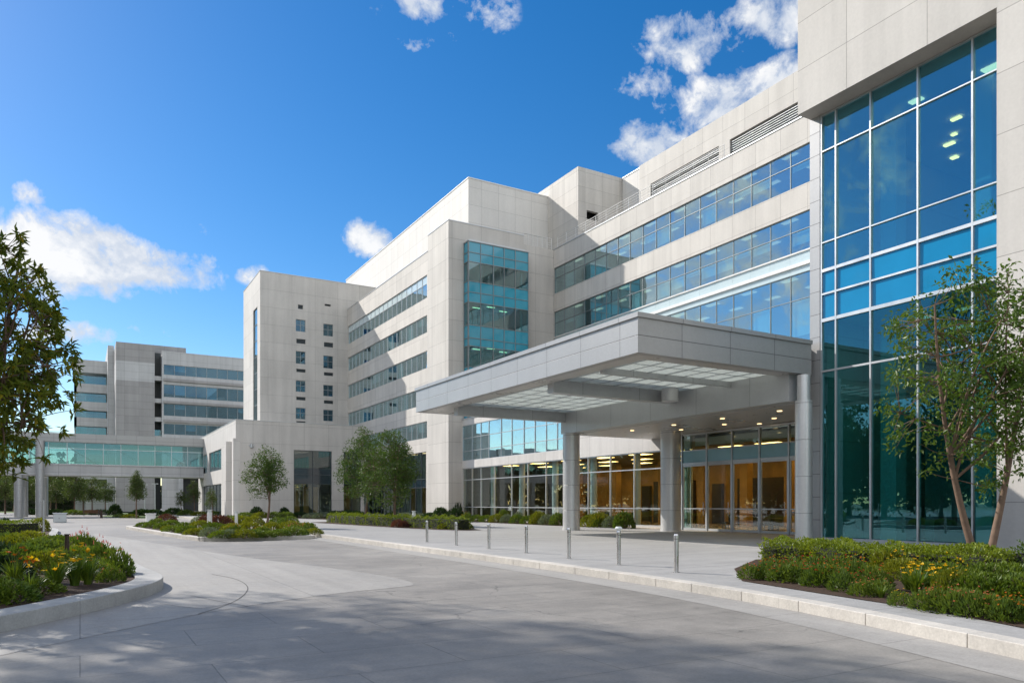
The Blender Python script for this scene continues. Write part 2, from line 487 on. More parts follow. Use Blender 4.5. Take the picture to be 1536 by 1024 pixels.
# ------------------------------------------------------------------ ground, road, plaza
g = MB(); g.box(-1500, 1500, -1500, 1500, -1.4, -0.20)
tag(g.build('ground', M['earth']), kind='structure')
rd = MB(); rd.sheet([(-130,-120),(150,-120),(150,420),(-130,420)], ROAD)
tag(rd.build('road', M['road']), kind='structure')

kerb_pts = [(1.0,-16),(4.6,-9),(7.1,-3.0),(8.65,1.6),(9.54,4.54),(10.3,7.38),(10.82,10.3),(11.08,14),(11.2,19),(11.2,26),(11.2,38),(11.2,60),(11.2,92),(11.2,125)]
kl = smooth_loop(kerb_pts, 8, False)
# kerb stones with open joints
km = MB()
acc = []; 
dense = []
for i in range(len(kl)-1):
    n = max(1, int((kl[i+1]-kl[i]).length/.25))
    for k in range(n): dense.append(kl[i].lerp(kl[i+1], k/n))
dense.append(kl[-1])
# walk along by arc length
cum = [0.0]
for i in range(1, len(dense)): cum.append(cum[-1]+(dense[i]-dense[i-1]).length)
def at_len(s):
    import bisect
    i = min(max(bisect.bisect_right(cum, s)-1, 0), len(dense)-2)
    f = (s-cum[i])/max(cum[i+1]-cum[i], 1e-6)
    return dense[i].lerp(dense[i+1], f), (dense[i+1]-dense[i]).normalized()
rr = random.Random(5)
s = 0.0
KW = .34
while s < cum[-1]-1.6:
    ln = rr.choice([1.5, 1.5, 1.8, 1.2])
    a, ta = at_len(s+.005); b, tb = at_len(s+ln-.005)
    na = Vector((ta.y, -ta.x)); nb = Vector((tb.y, -tb.x))
    j = rr.uniform(-.0012, .0012)
    km.prism([a, b, b+nb*KW, a+na*KW], ROAD-.1, .004+j)
    s += ln
kb = km.build('kerb', M['kerb'], bevel=.012); tag(kb, kind='structure')
# plaza slab behind the kerb
inner = offset_line(kl, -KW-.004)
pl = MB(); pl.prism([tuple(p) for p in inner]+[(150,125),(150,-16)], -.15, 0.0)
tag(pl.build('plaza_paving', M['plaza']), kind='structure')
# pale gutter band along the kerb
def band(line, d0, d1, z):
    A = offset_line(line, d0); B = offset_line(line, d1); m = MB()
    for i in range(len(A)-1):
        m.add([(A[i].x,A[i].y,z),(A[i+1].x,A[i+1].y,z),(B[i+1].x,B[i+1].y,z),(B[i].x,B[i].y,z)], [(0,1,2,3)])
    return m
tag(band(kl, 0.0, .95, ROAD+.004).build('gutter', M['gutter']), kind='structure')

def ring(outer, w, z_top, z_base, name, mat, soil_z, w_list=None, jn=1.7):
    """a kerb wall round a planting bed and the soil inside it"""
    inn = offset_loop(outer, w)
    m = len(outer); k = MB()
    seg = 0.0
    for i in range(m):
        j = (i+1) % m
        a, b, c, d = outer[i], outer[j], inn[j], inn[i]
        k.add([(a.x,a.y,z_base),(b.x,b.y,z_base),(b.x,b.y,z_top),(a.x,a.y,z_top),(c.x,c.y,z_top),(d.x,d.y,z_top),(c.x,c.y,soil_z-.1),(d.x,d.y,soil_z-.1)],
              [(0,1,2,3),(3,2,4,5),(5,4,6,7)])
    me_o = k.build(name, mat)
    bm_fix(me_o)
    tag(me_o, kind='structure')
    return inn
def bm_fix(o):
    import bmesh
    bm = bmesh.new(); bm.from_mesh(o.data)
    bmesh.ops.remove_doubles(bm, verts=bm.verts, dist=.0005)
    bmesh.ops.recalc_face_normals(bm, faces=bm.faces)
    bm.to_mesh(o.data); bm.free()
    b = o.modifiers.new('bevel', 'BEVEL'); b.width = .014; b.segments = 2; b.limit_method = 'ANGLE'; b.angle_limit = R(40)
def soil(inn, z, name):
    sm = MB(); sm.sheet([tuple(p) for p in inn], z)
    tag(sm.build(name, M['mulch']), kind='structure')

# near left planter (road level)
cw = [(-40,20),(-30,3),(-12.4,.4),(-9.2,4.2),(-7.75,8.0),(-7.30,10.4),(-7.12,12.2),(-7.12,13.8),(-7.25,15.1),(-7.62,16.3),(-8.35,17.5),(-9.8,19.6),(-13.0,24.8),(-15.6,29.0),(-18.4,32.2),(-24,33.2),(-36,31)]
PLA = smooth_loop([tuple(cam_to_world(x, d).xy) for x, d in cw], 7)
PLA_in = ring(PLA, .55, .06, ROAD-.05, 'planter_kerb', M['kerb_grey'], .02)
soil(PLA_in, .025, 'planter_soil')
right_edge = [(-260,1052),(-60,998),(0,983),(150,951),(297,921),(400,904),(512,889),(590,881),(620,876),(590,866),(500,852),(395,839),(310,827),(240,815.5),(180,806),(140,800)]
apron = smooth_loop([tuple(ground(px, py, ROAD).xy) for px, py in right_edge], 5, False)
sm = MB(); sm.sheet([tuple(p) for p in apron]+[tuple(cam_to_world(x, d).xy) for x, d in ((-16.5,29.5),(-9.0,17.0),(-8.3,13.0),(-8.4,9.0),(-10.5,3.5))], ROAD+.004)
tag(sm.build('apron', M['gutter']), kind='structure')
def joint(pts, w=.012):
    ln = smooth_loop([tuple(ground(px, py, ROAD).xy) for px, py in pts], 6, False)
    tag(band(ln, -w, w, ROAD+.008).build('paving_joint', M['joint'], None), kind='structure')
M['joint'] = plain_mat('dark paving joint', (.10, .095, .09), .9, 0, .2, 4.0)
joint([(297,921),(345,905),(368,890),(370,878),(352,868),(318,861)])
joint([(286,893),(330,902),(372,909)], .006)
joint([(240,905),(300,912),(345,905)], .006)
# second planter with the clipped hedge, further along
cw = [(-45,42),(-38,36.5),(-23.5,35.2),(-22.6,36.0),(-22.9,37.6),(-25.6,42),(-31,50.5),(-36,53),(-50,50)]
PLB = smooth_loop([tuple(cam_to_world(x, d).xy) for x, d in cw], 6)
PLB_in = ring(PLB, .4, 0.0, ROAD-.05, 'planter_kerb', M['kerb_grey'], -.03)
soil(PLB_in, -.03, 'planter_soil')
# island
isl = [(10.7,39.2),(10.5,40.6),(10.0,45),(9.2,52),(7.6,58.5),(5.4,62.6),(3.5,62.9),(2.9,61.2),(3.4,55),(4.3,45),(5.0,39.4),(5.35,38.9),(5.9,38.75),(8.4,38.7),(10.2,38.75)]
ISL = smooth_loop(isl, 5)
ISL_in = ring(ISL, .42, 0.0, ROAD-.05, 'planter_kerb', M['kerb'], -.03)
soil(ISL_in, -.03, 'planter_soil')
# bed on the plaza, right
bedR = [(14.3,13.5),(12.2,11.3),(11.75,9.0),(11.35,6.6),(10.75,5.0),(10.2,3.4),(10.2,2.2),(11.2,1.2),(26.3,1.2),(26.4,15.6),(17.2,15.4)]
sm = MB(); sm.sheet(bedR, .012); tag(sm.build('planter_soil', M['mulch']), kind='structure')
# lobby strip and hedge bed
sm = MB(); sm.sheet([(33.2,43.0),(31.0,43.6),(30.6,48),(30.6,66.5),(33.2,66.9)], .012); tag(sm.build('planter_soil', M['mulch']), kind='structure')
hb = smooth_loop([(21.2,41.0),(20.1,41.6),(19.0,46),(18.2,56),(17.6,64),(18.2,66.5),(20.6,66),(21.4,58),(21.9,48),(22.0,42.4)], 4)
sm = MB(); sm.sheet([tuple(p) for p in hb], .012); tag(sm.build('planter_soil', M['mulch']), kind='structure')
sm = MB(); sm.sheet([(32,73),(26,70),(22,76),(20,93.8),(31.8,93.8)], .012); tag(sm.build('planter_soil', M['mulch']), kind='structure')
# lawns in the distance
def lawn(poly, z):
    mb = MB(); mb.sheet(poly, z); tag(mb.build('lawn', plain_lawn), kind='structure')
plain_lawn = plain_mat('mown lawn', (.075, .12, .022), .95, 0, .3, .8)
def px_poly(pts, z):
    return [tuple(ground(px, py, z).xy) for px, py in pts]
lawn(px_poly([(150,774.6),(208,777.0),(330,774.6),(330,769.0),(180,768.0)], ROAD+.02), ROAD+.02)
lawn(px_poly([(-120,768.0),(150,769.4),(180,766.4),(60,764.8),(-140,764.6)], ROAD+.02), ROAD+.02)
# ------------------------------------------------------------------ building helpers
def fb(mb, face, pl, a0, a1, z0, z1, d0, d1):
    if face == 'W': mb.box(pl+d0, pl+d1, a0, a1, z0, z1)
    else: mb.box(a0, a1, pl+d0, pl+d1, z0, z1)

def wall_holes(mb, face, pl, a0, a1, z0, z1, holes, th):
    A = sorted({a0, a1, *[h[0] for h in holes], *[h[1] for h in holes]}); A = [a for a in A if a0 <= a <= a1]
    Z = sorted({z0, z1, *[h[2] for h in holes], *[h[3] for h in holes]}); Z = [z for z in Z if z0 <= z <= z1]
    def solid(a, z): return not any(h[0] < a < h[1] and h[2] < z < h[3] for h in holes)
    # merge full-width rows first
    runs = []
    for k in range(len(Z)-1):
        zc = (Z[k]+Z[k+1])/2; row = []; cur = None
        for i in range(len(A)-1):
            if solid((A[i]+A[i+1])/2, zc):
                if cur is None: cur = [A[i], A[i+1]]
                else: cur[1] = A[i+1]
            elif cur: row.append(tuple(cur)); cur = None
        if cur: row.append(tuple(cur))
        runs.append([Z[k], Z[k+1], row])
    merged = []
    for r in runs:
        if merged and merged[-1][2] == r[2]: merged[-1][1] = r[1]
        else: merged.append(r)
    for zz0, zz1, row in merged:
        for p, q in row: fb(mb, face, pl, p, q, zz0, zz1, 0, th)

wr = random.Random(11)
def pane(mb, face, pl, a0, a1, z0, z1, d, tilt=.006):
    e = [d + wr.uniform(-tilt, tilt)]
    ta, tz = wr.uniform(-tilt, tilt), wr.uniform(-tilt, tilt)
    def q(a, z, t):
        dd = e[0] + ta*((a-a0)/(a1-a0)-.5) + tz*((z-z0)/(z1-z0)-.5) + t
        return (pl+dd, a, z) if face == 'W' else (a, pl+dd, z)
    P = [q(a0,z0,0),q(a1,z0,0),q(a1,z1,0),q(a0,z1,0),q(a0,z0,.022),q(a1,z0,.022),q(a1,z1,.022),q(a0,z1,.022)]
    fs = [(0,1,2,3),(7,6,5,4),(0,4,5,1),(1,5,6,2),(2,6,7,3),(3,7,4,0)]
    if face == 'W': fs = [f[::-1] for f in fs]
    mb.add(P, fs)

def glazing(root, face, pl, A, Z, frame, glass, name='window', fw=.05, fd=.10, rec=.12, label=None, blind_row=None, thick=None, spand=None, spand_mat=None, blind=0.0, tilt=.006):
    """one window: A, Z are the lines of its mullions and transoms. frame = part, glass = sub-part"""
    fm = MB(); pm = MB(); sm = MB(); bm = MB()
    a0, a1, z0, z1 = A[0], A[-1], Z[0], Z[-1]
    thick = thick or {}
    for i, z in enumerate(Z):
        w = thick.get(round(z, 2), fw)
        lo, hi = (z, z+w) if i == 0 else ((z-w, z) if i == len(Z)-1 else (z-w/2, z+w/2))
        fb(fm, face, pl, a0, a1, lo, hi, rec+.004, rec+fd-.004)
    for i, a in enumerate(A):
        lo, hi = (a, a+fw) if i == 0 else ((a-fw, a) if i == len(A)-1 else (a-fw/2, a+fw/2))
        fb(fm, face, pl, lo, hi, z0, z1, rec, rec+fd)
    for k in range(len(Z)-1):
        for i in range(len(A)-1):
            tgt = sm if (spand and k in spand) else pm
            pane(tgt, face, pl, A[i]+.012, A[i+1]-.012, Z[k]+.012, Z[k+1]-.012, rec+fd*.5, tilt)
            if blind and tgt is pm and k == (len(Z)-2 if blind_row is None else blind_row) and wr.random() < blind:
                h = (Z[k+1]-Z[k if blind_row is not None else 0])*wr.choice([.25,.4,.6,.8,.97])
                fb(bm, face, pl, A[i]+.05, A[i+1]-.05, Z[k+1]-h, Z[k+1]-.02, rec+fd+.12, rec+fd+.14)
    f = fm.build(name, frame, root)
    if label: f['label'] = label
    if pm.v: pm.build('pane', glass, f)
    if sm.v: sm.build('spandrel_panel', spand_mat, f)
    if bm.v: bm.build('blind', M['blind'], f)
    return f

def lin(a, b, n): return [a+(b-a)*i/n for i in range(n+1)]

# ------------------------------------------------------------------ main wing above the entrance
XW = 44.6
wing = thing('hospital_wing', 'long pale stone wing with stacked blue ribbon windows rising behind the entrance canopy', 'building', (XW, 44, 10.1))
b1 = (24, 67.96, 24.4, 27.2); b2 = (24, 67.96, 19.7, 22.45); b3 = (24, 67.96, 13.1, 18.15); sp = (24, 67.96, 18.15, 19.7)
wm = MB(); wall_holes(wm, 'W', XW, 20, 67.99, 10.1, 29.2, [b1, (24,67.96,13.1,22.45)], .45)
wm.box(XW+.45, 64, 20, 20.4, 10.1, 29.2); wm.box(63.5, 64, 20.4, 68, 10.1, 29.2)
wm.build('wall', M['stone'], wing)
rm = MB(); rm.box(XW+.45, 63.5, 20.4, 67.99, 28.2, 28.7); rm.build('roof', M['roofing'], wing)
cm = MB(); cm.box(XW-.05, XW+.5, 20, 67.985, 29.203, 29.28); cm.build('coping', M['alu'], wing)
for z0, z1 in ((23.2, 23.8), (18.7, 19.2), (12.4, 12.9)):
    s_ = MB(); s_.box(XW+.46, 51.9, 20.5, 67.9, z0, z1); s_.build('floor_slab', M['inner_white'], wing)
cr = MB(); cr.box(52, 63.4, 20.5, 67.9, 10.2, 28.1); cr.build('core_wall', M['inner_grey'], wing)
mull = [24+1.83*i for i in range(25)]; mull[-1] = 67.96
rw = random.Random(3)
for bnd, tr, lab in ((b1, 26.1, 'topmost ribbon window under the parapet'), (b2, 21.25, 'middle ribbon window'), (b3, 16.3, 'lowest ribbon window just above the canopy')):
    A = [a for a in mull]
    glazing(wing, 'W', XW, A, [bnd[2], tr, bnd[3]], M['midframe'], M['glass_band'], 'ribbon_window', .04, .10, .10, lab, blind=.62, blind_row=0)
pm = MB()
for i in range(len(mull)-1): pane(pm, 'W', XW, mull[i]+.006, mull[i+1]-.006, 18.16, 19.69, .06, .003)
sp_o = pm.build('spandrel_band', M['spandrel_pale'], wing)
tm = MB(); tm.box(XW-.09, XW+.05, 24, 67.95, 18.62, 18.86); tm.box(XW-.05, XW+.05, 24, 67.95, 19.60, 19.70); tm.build('sill_trim', M['white_paint'], wing)
for zc in (28.15, 23.15, 18.65):
    lm = MB()
    for yy in range(26, 68, 4):
        for xx in (46.6, 49.4): lm.box(xx, xx+.5, yy, yy+1.3, zc-.03, zc-.005)
    lm.build('ceiling_light', M['lamp_soft'], wing)
# furniture seen through the windows, as rows of desk screens per floor
# railing on the roof edge
def railing(name, label, pts, z, h, step, parent_thing=None, nrail=5):
    t = thing(name, label, 'railing', (pts[0][0], pts[0][1], z))
    rl = MB(); po = MB()
    for a, b in zip(pts[:-1], pts[1:]):
        a, b = Vector(a), Vector(b); ln = (b-a).length; n = max(1, round(ln/step))
        for k in range(n+1):
            p = a.lerp(b, k/n); po.bar((p.x,p.y,z),(p.x,p.y,z+h), .05)
        for r in range(nrail):
            zz = z+h*(r+1)/nrail - (.02 if r == nrail-1 else 0)
            rl.bar((a.x,a.y,zz),(b.x,b.y,zz), .05 if r == nrail-1 else .03)
    rl.build('rail', M['white_paint'], t); po.build('post', M['white_paint'], t)
    return t
railing('roof_railing', 'long white horizontal rail fence along the parapet of the roof terrace', [(44.85,43.4),(44.85,67.6)], 29.28, 1.25, 1.75)
railing('roof_railing', 'short white rail fence on the corner tower between parapet step and terrace', [(40.9,68.25),(44.5,68.25)], 29.26, 1.25, .6)

# plant floor on the roof
pent = thing('roof_penthouse', 'set back stone penthouse with two long louvred openings on the main roof', 'building', (46, 38, 28.7))
L1 = (45.1, 53.7, 29.3, 31.4); L2 = (20.6, 43.9, 29.3, 31.4)
pw_ = MB(); wall_holes(pw_, 'W', 46, 20.1, 55.3, 28.72, 33.7, [L1, L2], .5)
pw_.box(46.5, 60, 54.9, 55.3, 28.72, 33.7); pw_.box(46.5, 60, 20.1, 20.5, 28.72, 33.7); pw_.box(59.6, 60, 20.5, 54.9, 28.72, 33.7)
pw_.build('wall', M['stone'], pent)
q = MB(); q.box(46.5, 59.6, 20.5, 54.9, 33.0, 33.4); q.build('roof', M['roofing'], pent)
q = MB(); q.box(46.9, 47.2, 20.6, 54.8, 28.8, 32.9); q.build('inner_wall', M['inner_white'], pent)
for l in (L1, L2):
    q = MB()
    for k in range(8):
        zz = 29.85+k*.19
        q.add([(46.1,l[0],zz),(46.1,l[1],zz),(46.34,l[1],zz+.10),(46.34,l[0],zz+.10),(46.1,l[0],zz+.03),(46.1,l[1],zz+.03),(46.34,l[1],zz+.13),(46.34,l[0],zz+.13)],
              [(0,1,2,3),(7,6,5,4),(0,4,5,1),(3,2,6,7),(0,3,7,4),(1,5,6,2)])
    lv = q.build('louvre', M['alu'], pent)
    q = MB(); n = int((l[1]-l[0])/1.75)
    for k in range(n+1):
        yy = l[0]+.05+(l[1]-l[0]-.1)*k/n; q.box(46.38, 46.45, yy-.04, yy+.04, 29.3, 31.4)
    q.build('mullion', M['alu'], lv)
    q = MB(); pane(q, 'W', 46.47, l[0]+.05, l[1]-.05, 29.3, 29.95, .02, .002); q.build('pane', M['glass_band'], lv)

ph2 = thing('roof_penthouse', 'tall square stone lift house with a small dark opening, beside the roof terrace', 'building', (46.1, 66, 29))
q = MB(); wall_holes(q, 'S', 65.5, 46.4, 61, 29, 37.7, [(xS(880,65.5), xS(897,65.5), zS(888,330,65.5), zS(888,317,65.5))], .4); q.box(46.1, 46.4, 65.5, 75, 29, 37.7)
q.box(60.6, 61, 65.9, 75, 29, 37.7); q.build('wall', M['stone'], ph2)
q = MB(); q.box(46.4, 60.6, 65.9, 75, 37.0, 37.3); q.build('roof', M['roofing'], ph2)
q = MB(); q.box(46.5, 60, 67.2, 67.4, 29.2, 36.9); q.build('inner_wall', M['inner_dark'], ph2)
ph3 = thing('roof_penthouse', 'sliver of pale rear penthouse between the lift house and the louvred penthouse', 'building', (52, 62, 28.7))
q = MB(); q.box(52, 60.5, 58.5, 65.4, 28.7, 37.6); q.build('wall', M['precast_pent'], ph3)
q = MB(); q.box(51.95, 60.55, 58.45, 65.39, 37.603, 37.7); q.build('coping', M['alu'], ph3)

ph1 = thing('roof_penthouse', 'long bright white panelled penthouse screen on the left wing roof', 'building', (36, 80, 28.4))
q = MB(); q.box(36, 60, 71.5, 114, 27.9, 36.5); q.build('wall', M['precast_pent'], ph1)
q = MB(); q.box(35.95, 60.05, 71.45, 114.05, 36.503, 36.62); q.build('coping', M['white_paint'], ph1)
for px, py in ((641,497),):
    pass
q = MB()
for yy, zz in ((76.5, 30.6), (86.0, 29.5), (90.5, 29.4)): q.box(35.7, 36, yy, yy+.35, zz, zz+.5)
q.build('wall_vent', M['alu'], ph1)

# ------------------------------------------------------------------ glazed corner tower
ct = thing('corner_tower', 'grey stone corner tower with a tall teal curtain wall above the lobby', 'building', (36, 70, 0))
q = MB()
q.box(32, 32.4, 68.0, 73.1, 0, 30.1)
wall_holes(q, 'S', 68.0, 32.4, 44.59, 0, 29.2, [(34.0, 40.5, 10.4, 27.8)], .4)
q.box(32.4, 40.4, 68.0, 68.4, 29.203, 30.1); q.box(40.4, 40.8, 68.0, 73.1, 29.203, 30.1); q.box(32.4, 40.4, 72.7, 73.1, 28, 30.1)
q.build('wall', M['stone_big'], ct)
q = MB(); q.box(32.4, 40.4, 68.4, 72.7, 28.6, 29.0); q.box(40.4, 48, 68.4, 73.1, 28.6, 29.15); q.build('roof', M['roofing'], ct)
q = MB(); q.box(31.96, 32.46, 67.96, 73.14, 30.103, 30.18); q.box(32.46, 40.84, 67.96, 68.46, 30.103, 30.18); q.build('coping', M['alu'], ct)
q = MB(); q.box(33, 44.5, 71.8, 72.6, 10, 28.5); q.build('core_wall', M['inner_grey'], ct)
CZ = [10.2, 11.2, 13.3, 15.4, 17.5, 18.3, 19.6, 21.9, 22.9, 24.0, 25.95, 26.9, 28.0]
CA = [33.7] + [xS(px, 66.95) for px in (720.9, 739.8, 756, 772.8)] + [40.75]
cwin = glazing(ct, 'S', 66.9, CA, CZ, M['midframe'], M['glass_teal'], 'curtain_wall', .06, .12, 0.0, None, spand=(0, 2, 4, 5, 7, 8, 10, 11), spand_mat=M['spandrel'], tilt=.008)
# return of the curtain wall, facing the road, and its caps
rt = glazing(ct, 'W', 33.7, [67.03, 67.99], CZ, M['midframe'], M['glass_teal'], 'curtain_wall_return', .06, .12, -.02, None, spand=(0, 2, 4, 5, 7, 8, 10, 11), spand_mat=M['spandrel'], tilt=.004)
q = MB(); q.box(33.66, 40.8, 66.86, 67.99, 28.003, 28.1); q.build('curtain_cap', M['alu'], ct)
q = MB(); q.box(40.62, 40.75, 67.03, 67.99, 10.2, 28.0); q.build('curtain_cheek', M['midframe'], ct)
for z0, z1 in ((13.3, 15.3), (17.6, 19.5), (22.0, 23.9), (27.3, 28)):
    q = MB(); q.box(33.95, 40.5, 67.2, 71.7, z0+.5, z0+1.0) ; q.build('floor_slab', M['inner_white'], ct)
for zz in (18.09, 22.49, 27.79):
    q = MB()
    for xx, yy in ((35.0, 68.6), (37.3, 69.6), (39.2, 68.5), (36.1, 70.6), (39.3, 70.5)): q.box(xx, xx+.9, yy, yy+.18, zz-.04, zz)
    q.build('ceiling_light', M['lamp_warm'], ct)
q = MB()
for zz in (14.32, 18.62, 23.02):
    for xx, w in ((34.4,.8), (35.9,1.2), (37.9,1.0), (39.4,.7)): q.box(xx, xx+w, 69.2, 69.8, zz, zz+1.35); q.box(xx+.1, xx+.55, 69.0, 69.1, zz, zz+1.75)
q.build('desk', M['darkwood'], ct)

# ------------------------------------------------------------------ left patient wing
XP = 32.0
pwg = thing('patient_wing', 'light stone ward wing with five grey ribbon windows left of the corner tower', 'building', (XP, 86, 0))
P1, P2 = 73.1, 100.5
bands = [(23.6, 26.05, 25.15), (19.9, 21.75, None), (16.1, 17.95, None), (12.25, 14.1, None), (8.65, 10.45, None)]
q = MB(); wall_holes(q, 'W', XP, P1+.001, 125, 0, 28.45, [(73.35, 100.4, b[0], b[1]) for b in bands] + [(73.6, 93.9, .3, 7.2)], .4)
q.box(XP+.4, 60, 124.6, 125, 0, 28.45); q.build('wall', M['stone'], pwg)
q = MB(); q.box(XP+.4, 60, P1+.01, 124.6, 27.4, 27.8); q.build('roof', M['roofing'], pwg)
q = MB(); q.box(XP-.04, XP+.44, P1+.05, 124.9, 28.453, 28.52); q.build('coping', M['alu'], pwg)
q = MB(); q.box(37.2, 59, 73.2, 124, 0, 27.3); q.build('core_wall', M['inner_grey'], pwg)
for z in (22.9, 19.2, 15.4, 11.5, 7.7):
    q = MB(); q.box(XP+.41, 37.1, 73.15, 124, z, z+.45); q.build('floor_slab', M['inner_white'], pwg)
pa = lin(73.35, 100.4, 18)
for (z0, z1, tr), lab in zip(bands, ('top ribbon window with a pale upper row', 'second ribbon window from the top', 'third ribbon window from the top', 'fourth ribbon window from the top', 'lowest ribbon window')):
    if tr: glazing(pwg, 'W', XP, pa, [z0, tr, z1], M['alu'], M['glass_band'], 'ribbon_window', .05, .1, .08, lab, spand=(1,), spand_mat=M['spandrel_pale'], blind=.0)
    else: glazing(pwg, 'W', XP, pa, [z0, z1], M['alu'], M['glass_band'], 'ribbon_window', .05, .1, .08, lab, blind=.4)
glazing(pwg, 'W', XP, lin(73.6, 93.9, 13), [.3, 3.4, 4.3, 7.2], M['darkframe'], M['glass_lobby'], 'storefront_window', .07, .12, .1, None, spand=(1,), spand_mat=M['spandrel_navy'])
q = MB()
for yy in range(75, 94, 3): q.box(34.5, 35.4, yy, yy+.25, 7.55, 7.6)
q.build('ceiling_light', M['lamp_warm'], pwg)
q = MB()
for yy in (75, 78.4, 81.6, 85, 88.5): q.box(37.0, 37.19, yy, yy+1.6, .2, 4.6)
q.build('wood_panel', M['amber'], pwg)

# ------------------------------------------------------------------ far left tower
TX, TY, TZ = 20.3, 100.6, 32.0
lt = thing('side_tower', 'plain stone tower with two columns of small square windows', 'building', (TX, TY, 0))
holes = []; wins = []
for c0, c1, dy in ((443.6, 458.3, 0), (485.0, 499.7, 7.5)):
    for r0, r1 in ((478.4, 496.5), (526.0, 545.0), (570.0, 587.0), (611.0, 628.0)):
        k = .9 if r0 < 600 else .4
        wins.append((xS(c0,TY), xS(c1,TY), zS(c0, r1+dy*k, TY), zS(c0, r0+dy*k, TY), 'w'))
    for r0, r1 in ((507.5, 514.5), (552.5, 557.5), (594.5, 599.5), (631, 634)):
        wins.append((xS(c0+1,TY), xS(c1,TY), zS(c0, r1+dy*.7, TY), zS(c0, r0+dy*.7, TY), 'v'))
wins.append((xS(447,TY), xS(454.5,TY), zS(447,463,TY), zS(447,456.5,TY), 'v')); wins.append((xS(487,TY), xS(496,TY), zS(487,458.5,TY), zS(487,455.5,TY), 'v'))
q = MB(); wall_holes(q, 'S', TY, TX+.35, XP-.005, 0, TZ, [w[:4] for w in wins], .4)
q.box(XP-.005, 36, TY, TY+.4, 28.53, TZ)
slit = (yW(386, TX), yW(379.8, TX), zW(383, 632, TX), zW(383, 463, TX))
wall_holes(q, 'W', TX, TY, 112, 0, TZ, [slit], .35)
q.box(TX+.35, 36, 111.6, 112, 0, TZ)
q.build('wall', M['precast'], lt)
q = MB(); q.box(TX+.35, 36, TY+.4, 111.6, TZ-.7, TZ-.35); q.build('roof', M['roofing'], lt)
q = MB(); q.box(TX-.04, 36.02, TY-.04, TY+.45, TZ+.003, TZ+.07); q.box(TX-.04, TX+.4, TY+.45, 112.02, TZ+.003, TZ+.07); q.build('coping', M['alu'], lt)
q = MB(); q.box(TX+2.2, 31.9, TY+2.4, 111, 0, TZ-.8); q.build('core_wall', M['inner_dark'], lt)
for w in wins:
    if w[4] == 'w':
        zm = w[3]-(w[3]-w[2])*.45
        glazing(lt, 'S', TY, [w[0], (w[0]+w[1])/2, w[1]], [w[2], zm, w[3]], M['midframe'], M['glass_far'], 'window', .06, .08, .12, blind=.25)
    else:
        q = MB()
        for k in range(3):
            h = (w[3]-w[2]); q.box(w[0], w[1], TY+.14, TY+.24, w[2]+h*k/3+.02, w[2]+h*k/3+h*.2)
        q.box(w[0], w[1], TY+.26, TY+.3, w[2], w[3])
        q.build('wall_vent', M['darkframe'], lt)
glazing(lt, 'W', TX, [slit[0], slit[1]], lin(slit[2], slit[3], 7), M['midframe'], M['glass_teal'], 'slit_window', .06, .1, .08)

# ------------------------------------------------------------------ low pavilion
VX, VY, VZ = 16.2, 94.3, 11.75
lp = thing('entrance_pavilion', 'low pale stone pavilion with tall dark shop glass below the side tower', 'building', (VX, VY, 0))
h1 = (xS(440.7,VY), xS(497.7,VY), .25, 8.35); h2 = (xS(515.5,VY), 31.75, .25, 8.3)
q = MB(); wall_holes(q, 'S', VY, VX+.4, XP-.01, 0, VZ, [h1, h2], .4)
w1 = (yW(332,VX), yW(313.5,VX), zW(323,706,VX), zW(323,676,VX)); w2 = (yW(343.5,VX), yW(340.5,VX), zW(342,703,VX), zW(342,673,VX)); w3 = (yW(310.5,VX), yW(303,VX), w1[2], w1[3]); gdoor = (w1[0], w3[1], 0.02, 4.3)
wall_holes(q, 'W', VX, VY, 127, 0, VZ, [w1, w2, w3, gdoor], .4)
q.box(VX+.4, XP-.02, 126.6, 127, 0, VZ); q.build('wall', M['precast'], lp)
q = MB(); q.box(VX+.4, XP-.01, VY+.4, 100.59, VZ-.9, VZ-.5); q.box(VX+.4, TX-.01, 100.59, 126.6, VZ-.9, VZ-.5); q.build('roof', M['roofing'], lp)
q = MB(); q.box(VX-.04, XP-.02, VY-.04, VY+.45, VZ+.003, VZ+.06); q.box(VX-.04, VX+.45, VY+.45, 127, VZ+.003, VZ+.06); q.build('coping', M['alu'], lp)
q = MB(); q.box(VX+.5, XP-.05, VY+5.6, VY+5.8, 0, VZ-1); q.build('inner_wall', M['inner_dark'], lp)
q = MB(); q.box(VX+3.6, VX+3.8, VY+6, 126, 0, VZ-1); q.build('inner_wall', M['inner_grey'], lp)
q = MB(); q.box(VX+.45, XP-.05, VY+.41, VY+5.5, 4.6, 5.2); q.build('floor_slab', M['inner_white'], lp)
q = MB(); q.box(VX+.41, VX+3.5, VY+6, 126.5, 4.9, 5.5); q.build('floor_slab', M['inner_white'], lp)
for h in (h1, h2):
    glazing(lp, 'S', VY, lin(h[0], h[1], 2), [h[2], 4.15, 5.3, 6.1, h[3]], M['darkframe'], M['glass_lobby'], 'storefront_window', .07, .12, .1, None, spand=(1,2), spand_mat=M['spandrel_navy'])
    q = MB()
    for k in range(3): q.box(h[0]+.4+k*(h[1]-h[0])/3, h[0]+1.0+k*(h[1]-h[0])/3, VY+2.2, VY+2.5, 4.5, 4.56)
    q.build('ceiling_light', M['lamp_warm'], lp)
    q = MB()
    for k in range(4):
        xa = h[0]+.2+k*(h[1]-h[0])/4; q.box(xa, xa+.7, VY+5.45, VY+5.59, .1, 3.9)
    q.build('wood_panel', M['amber'], lp)
for w, n in ((w1, 3), (w2, 1), (w3, 2)):
    glazing(lp, 'W', VX, lin(w[0], w[1], n), [w[2], w[3]], M['midframe'], M['glass_band'], 'window', .08, .1, .1)
glazing(lp, 'W', VX, lin(gdoor[0], gdoor[1], 6), [gdoor[2], 3.0, gdoor[3]], M['darkframe'], M['glass_lobby'], 'storefront_window', .08, .1, .25)
q = MB()
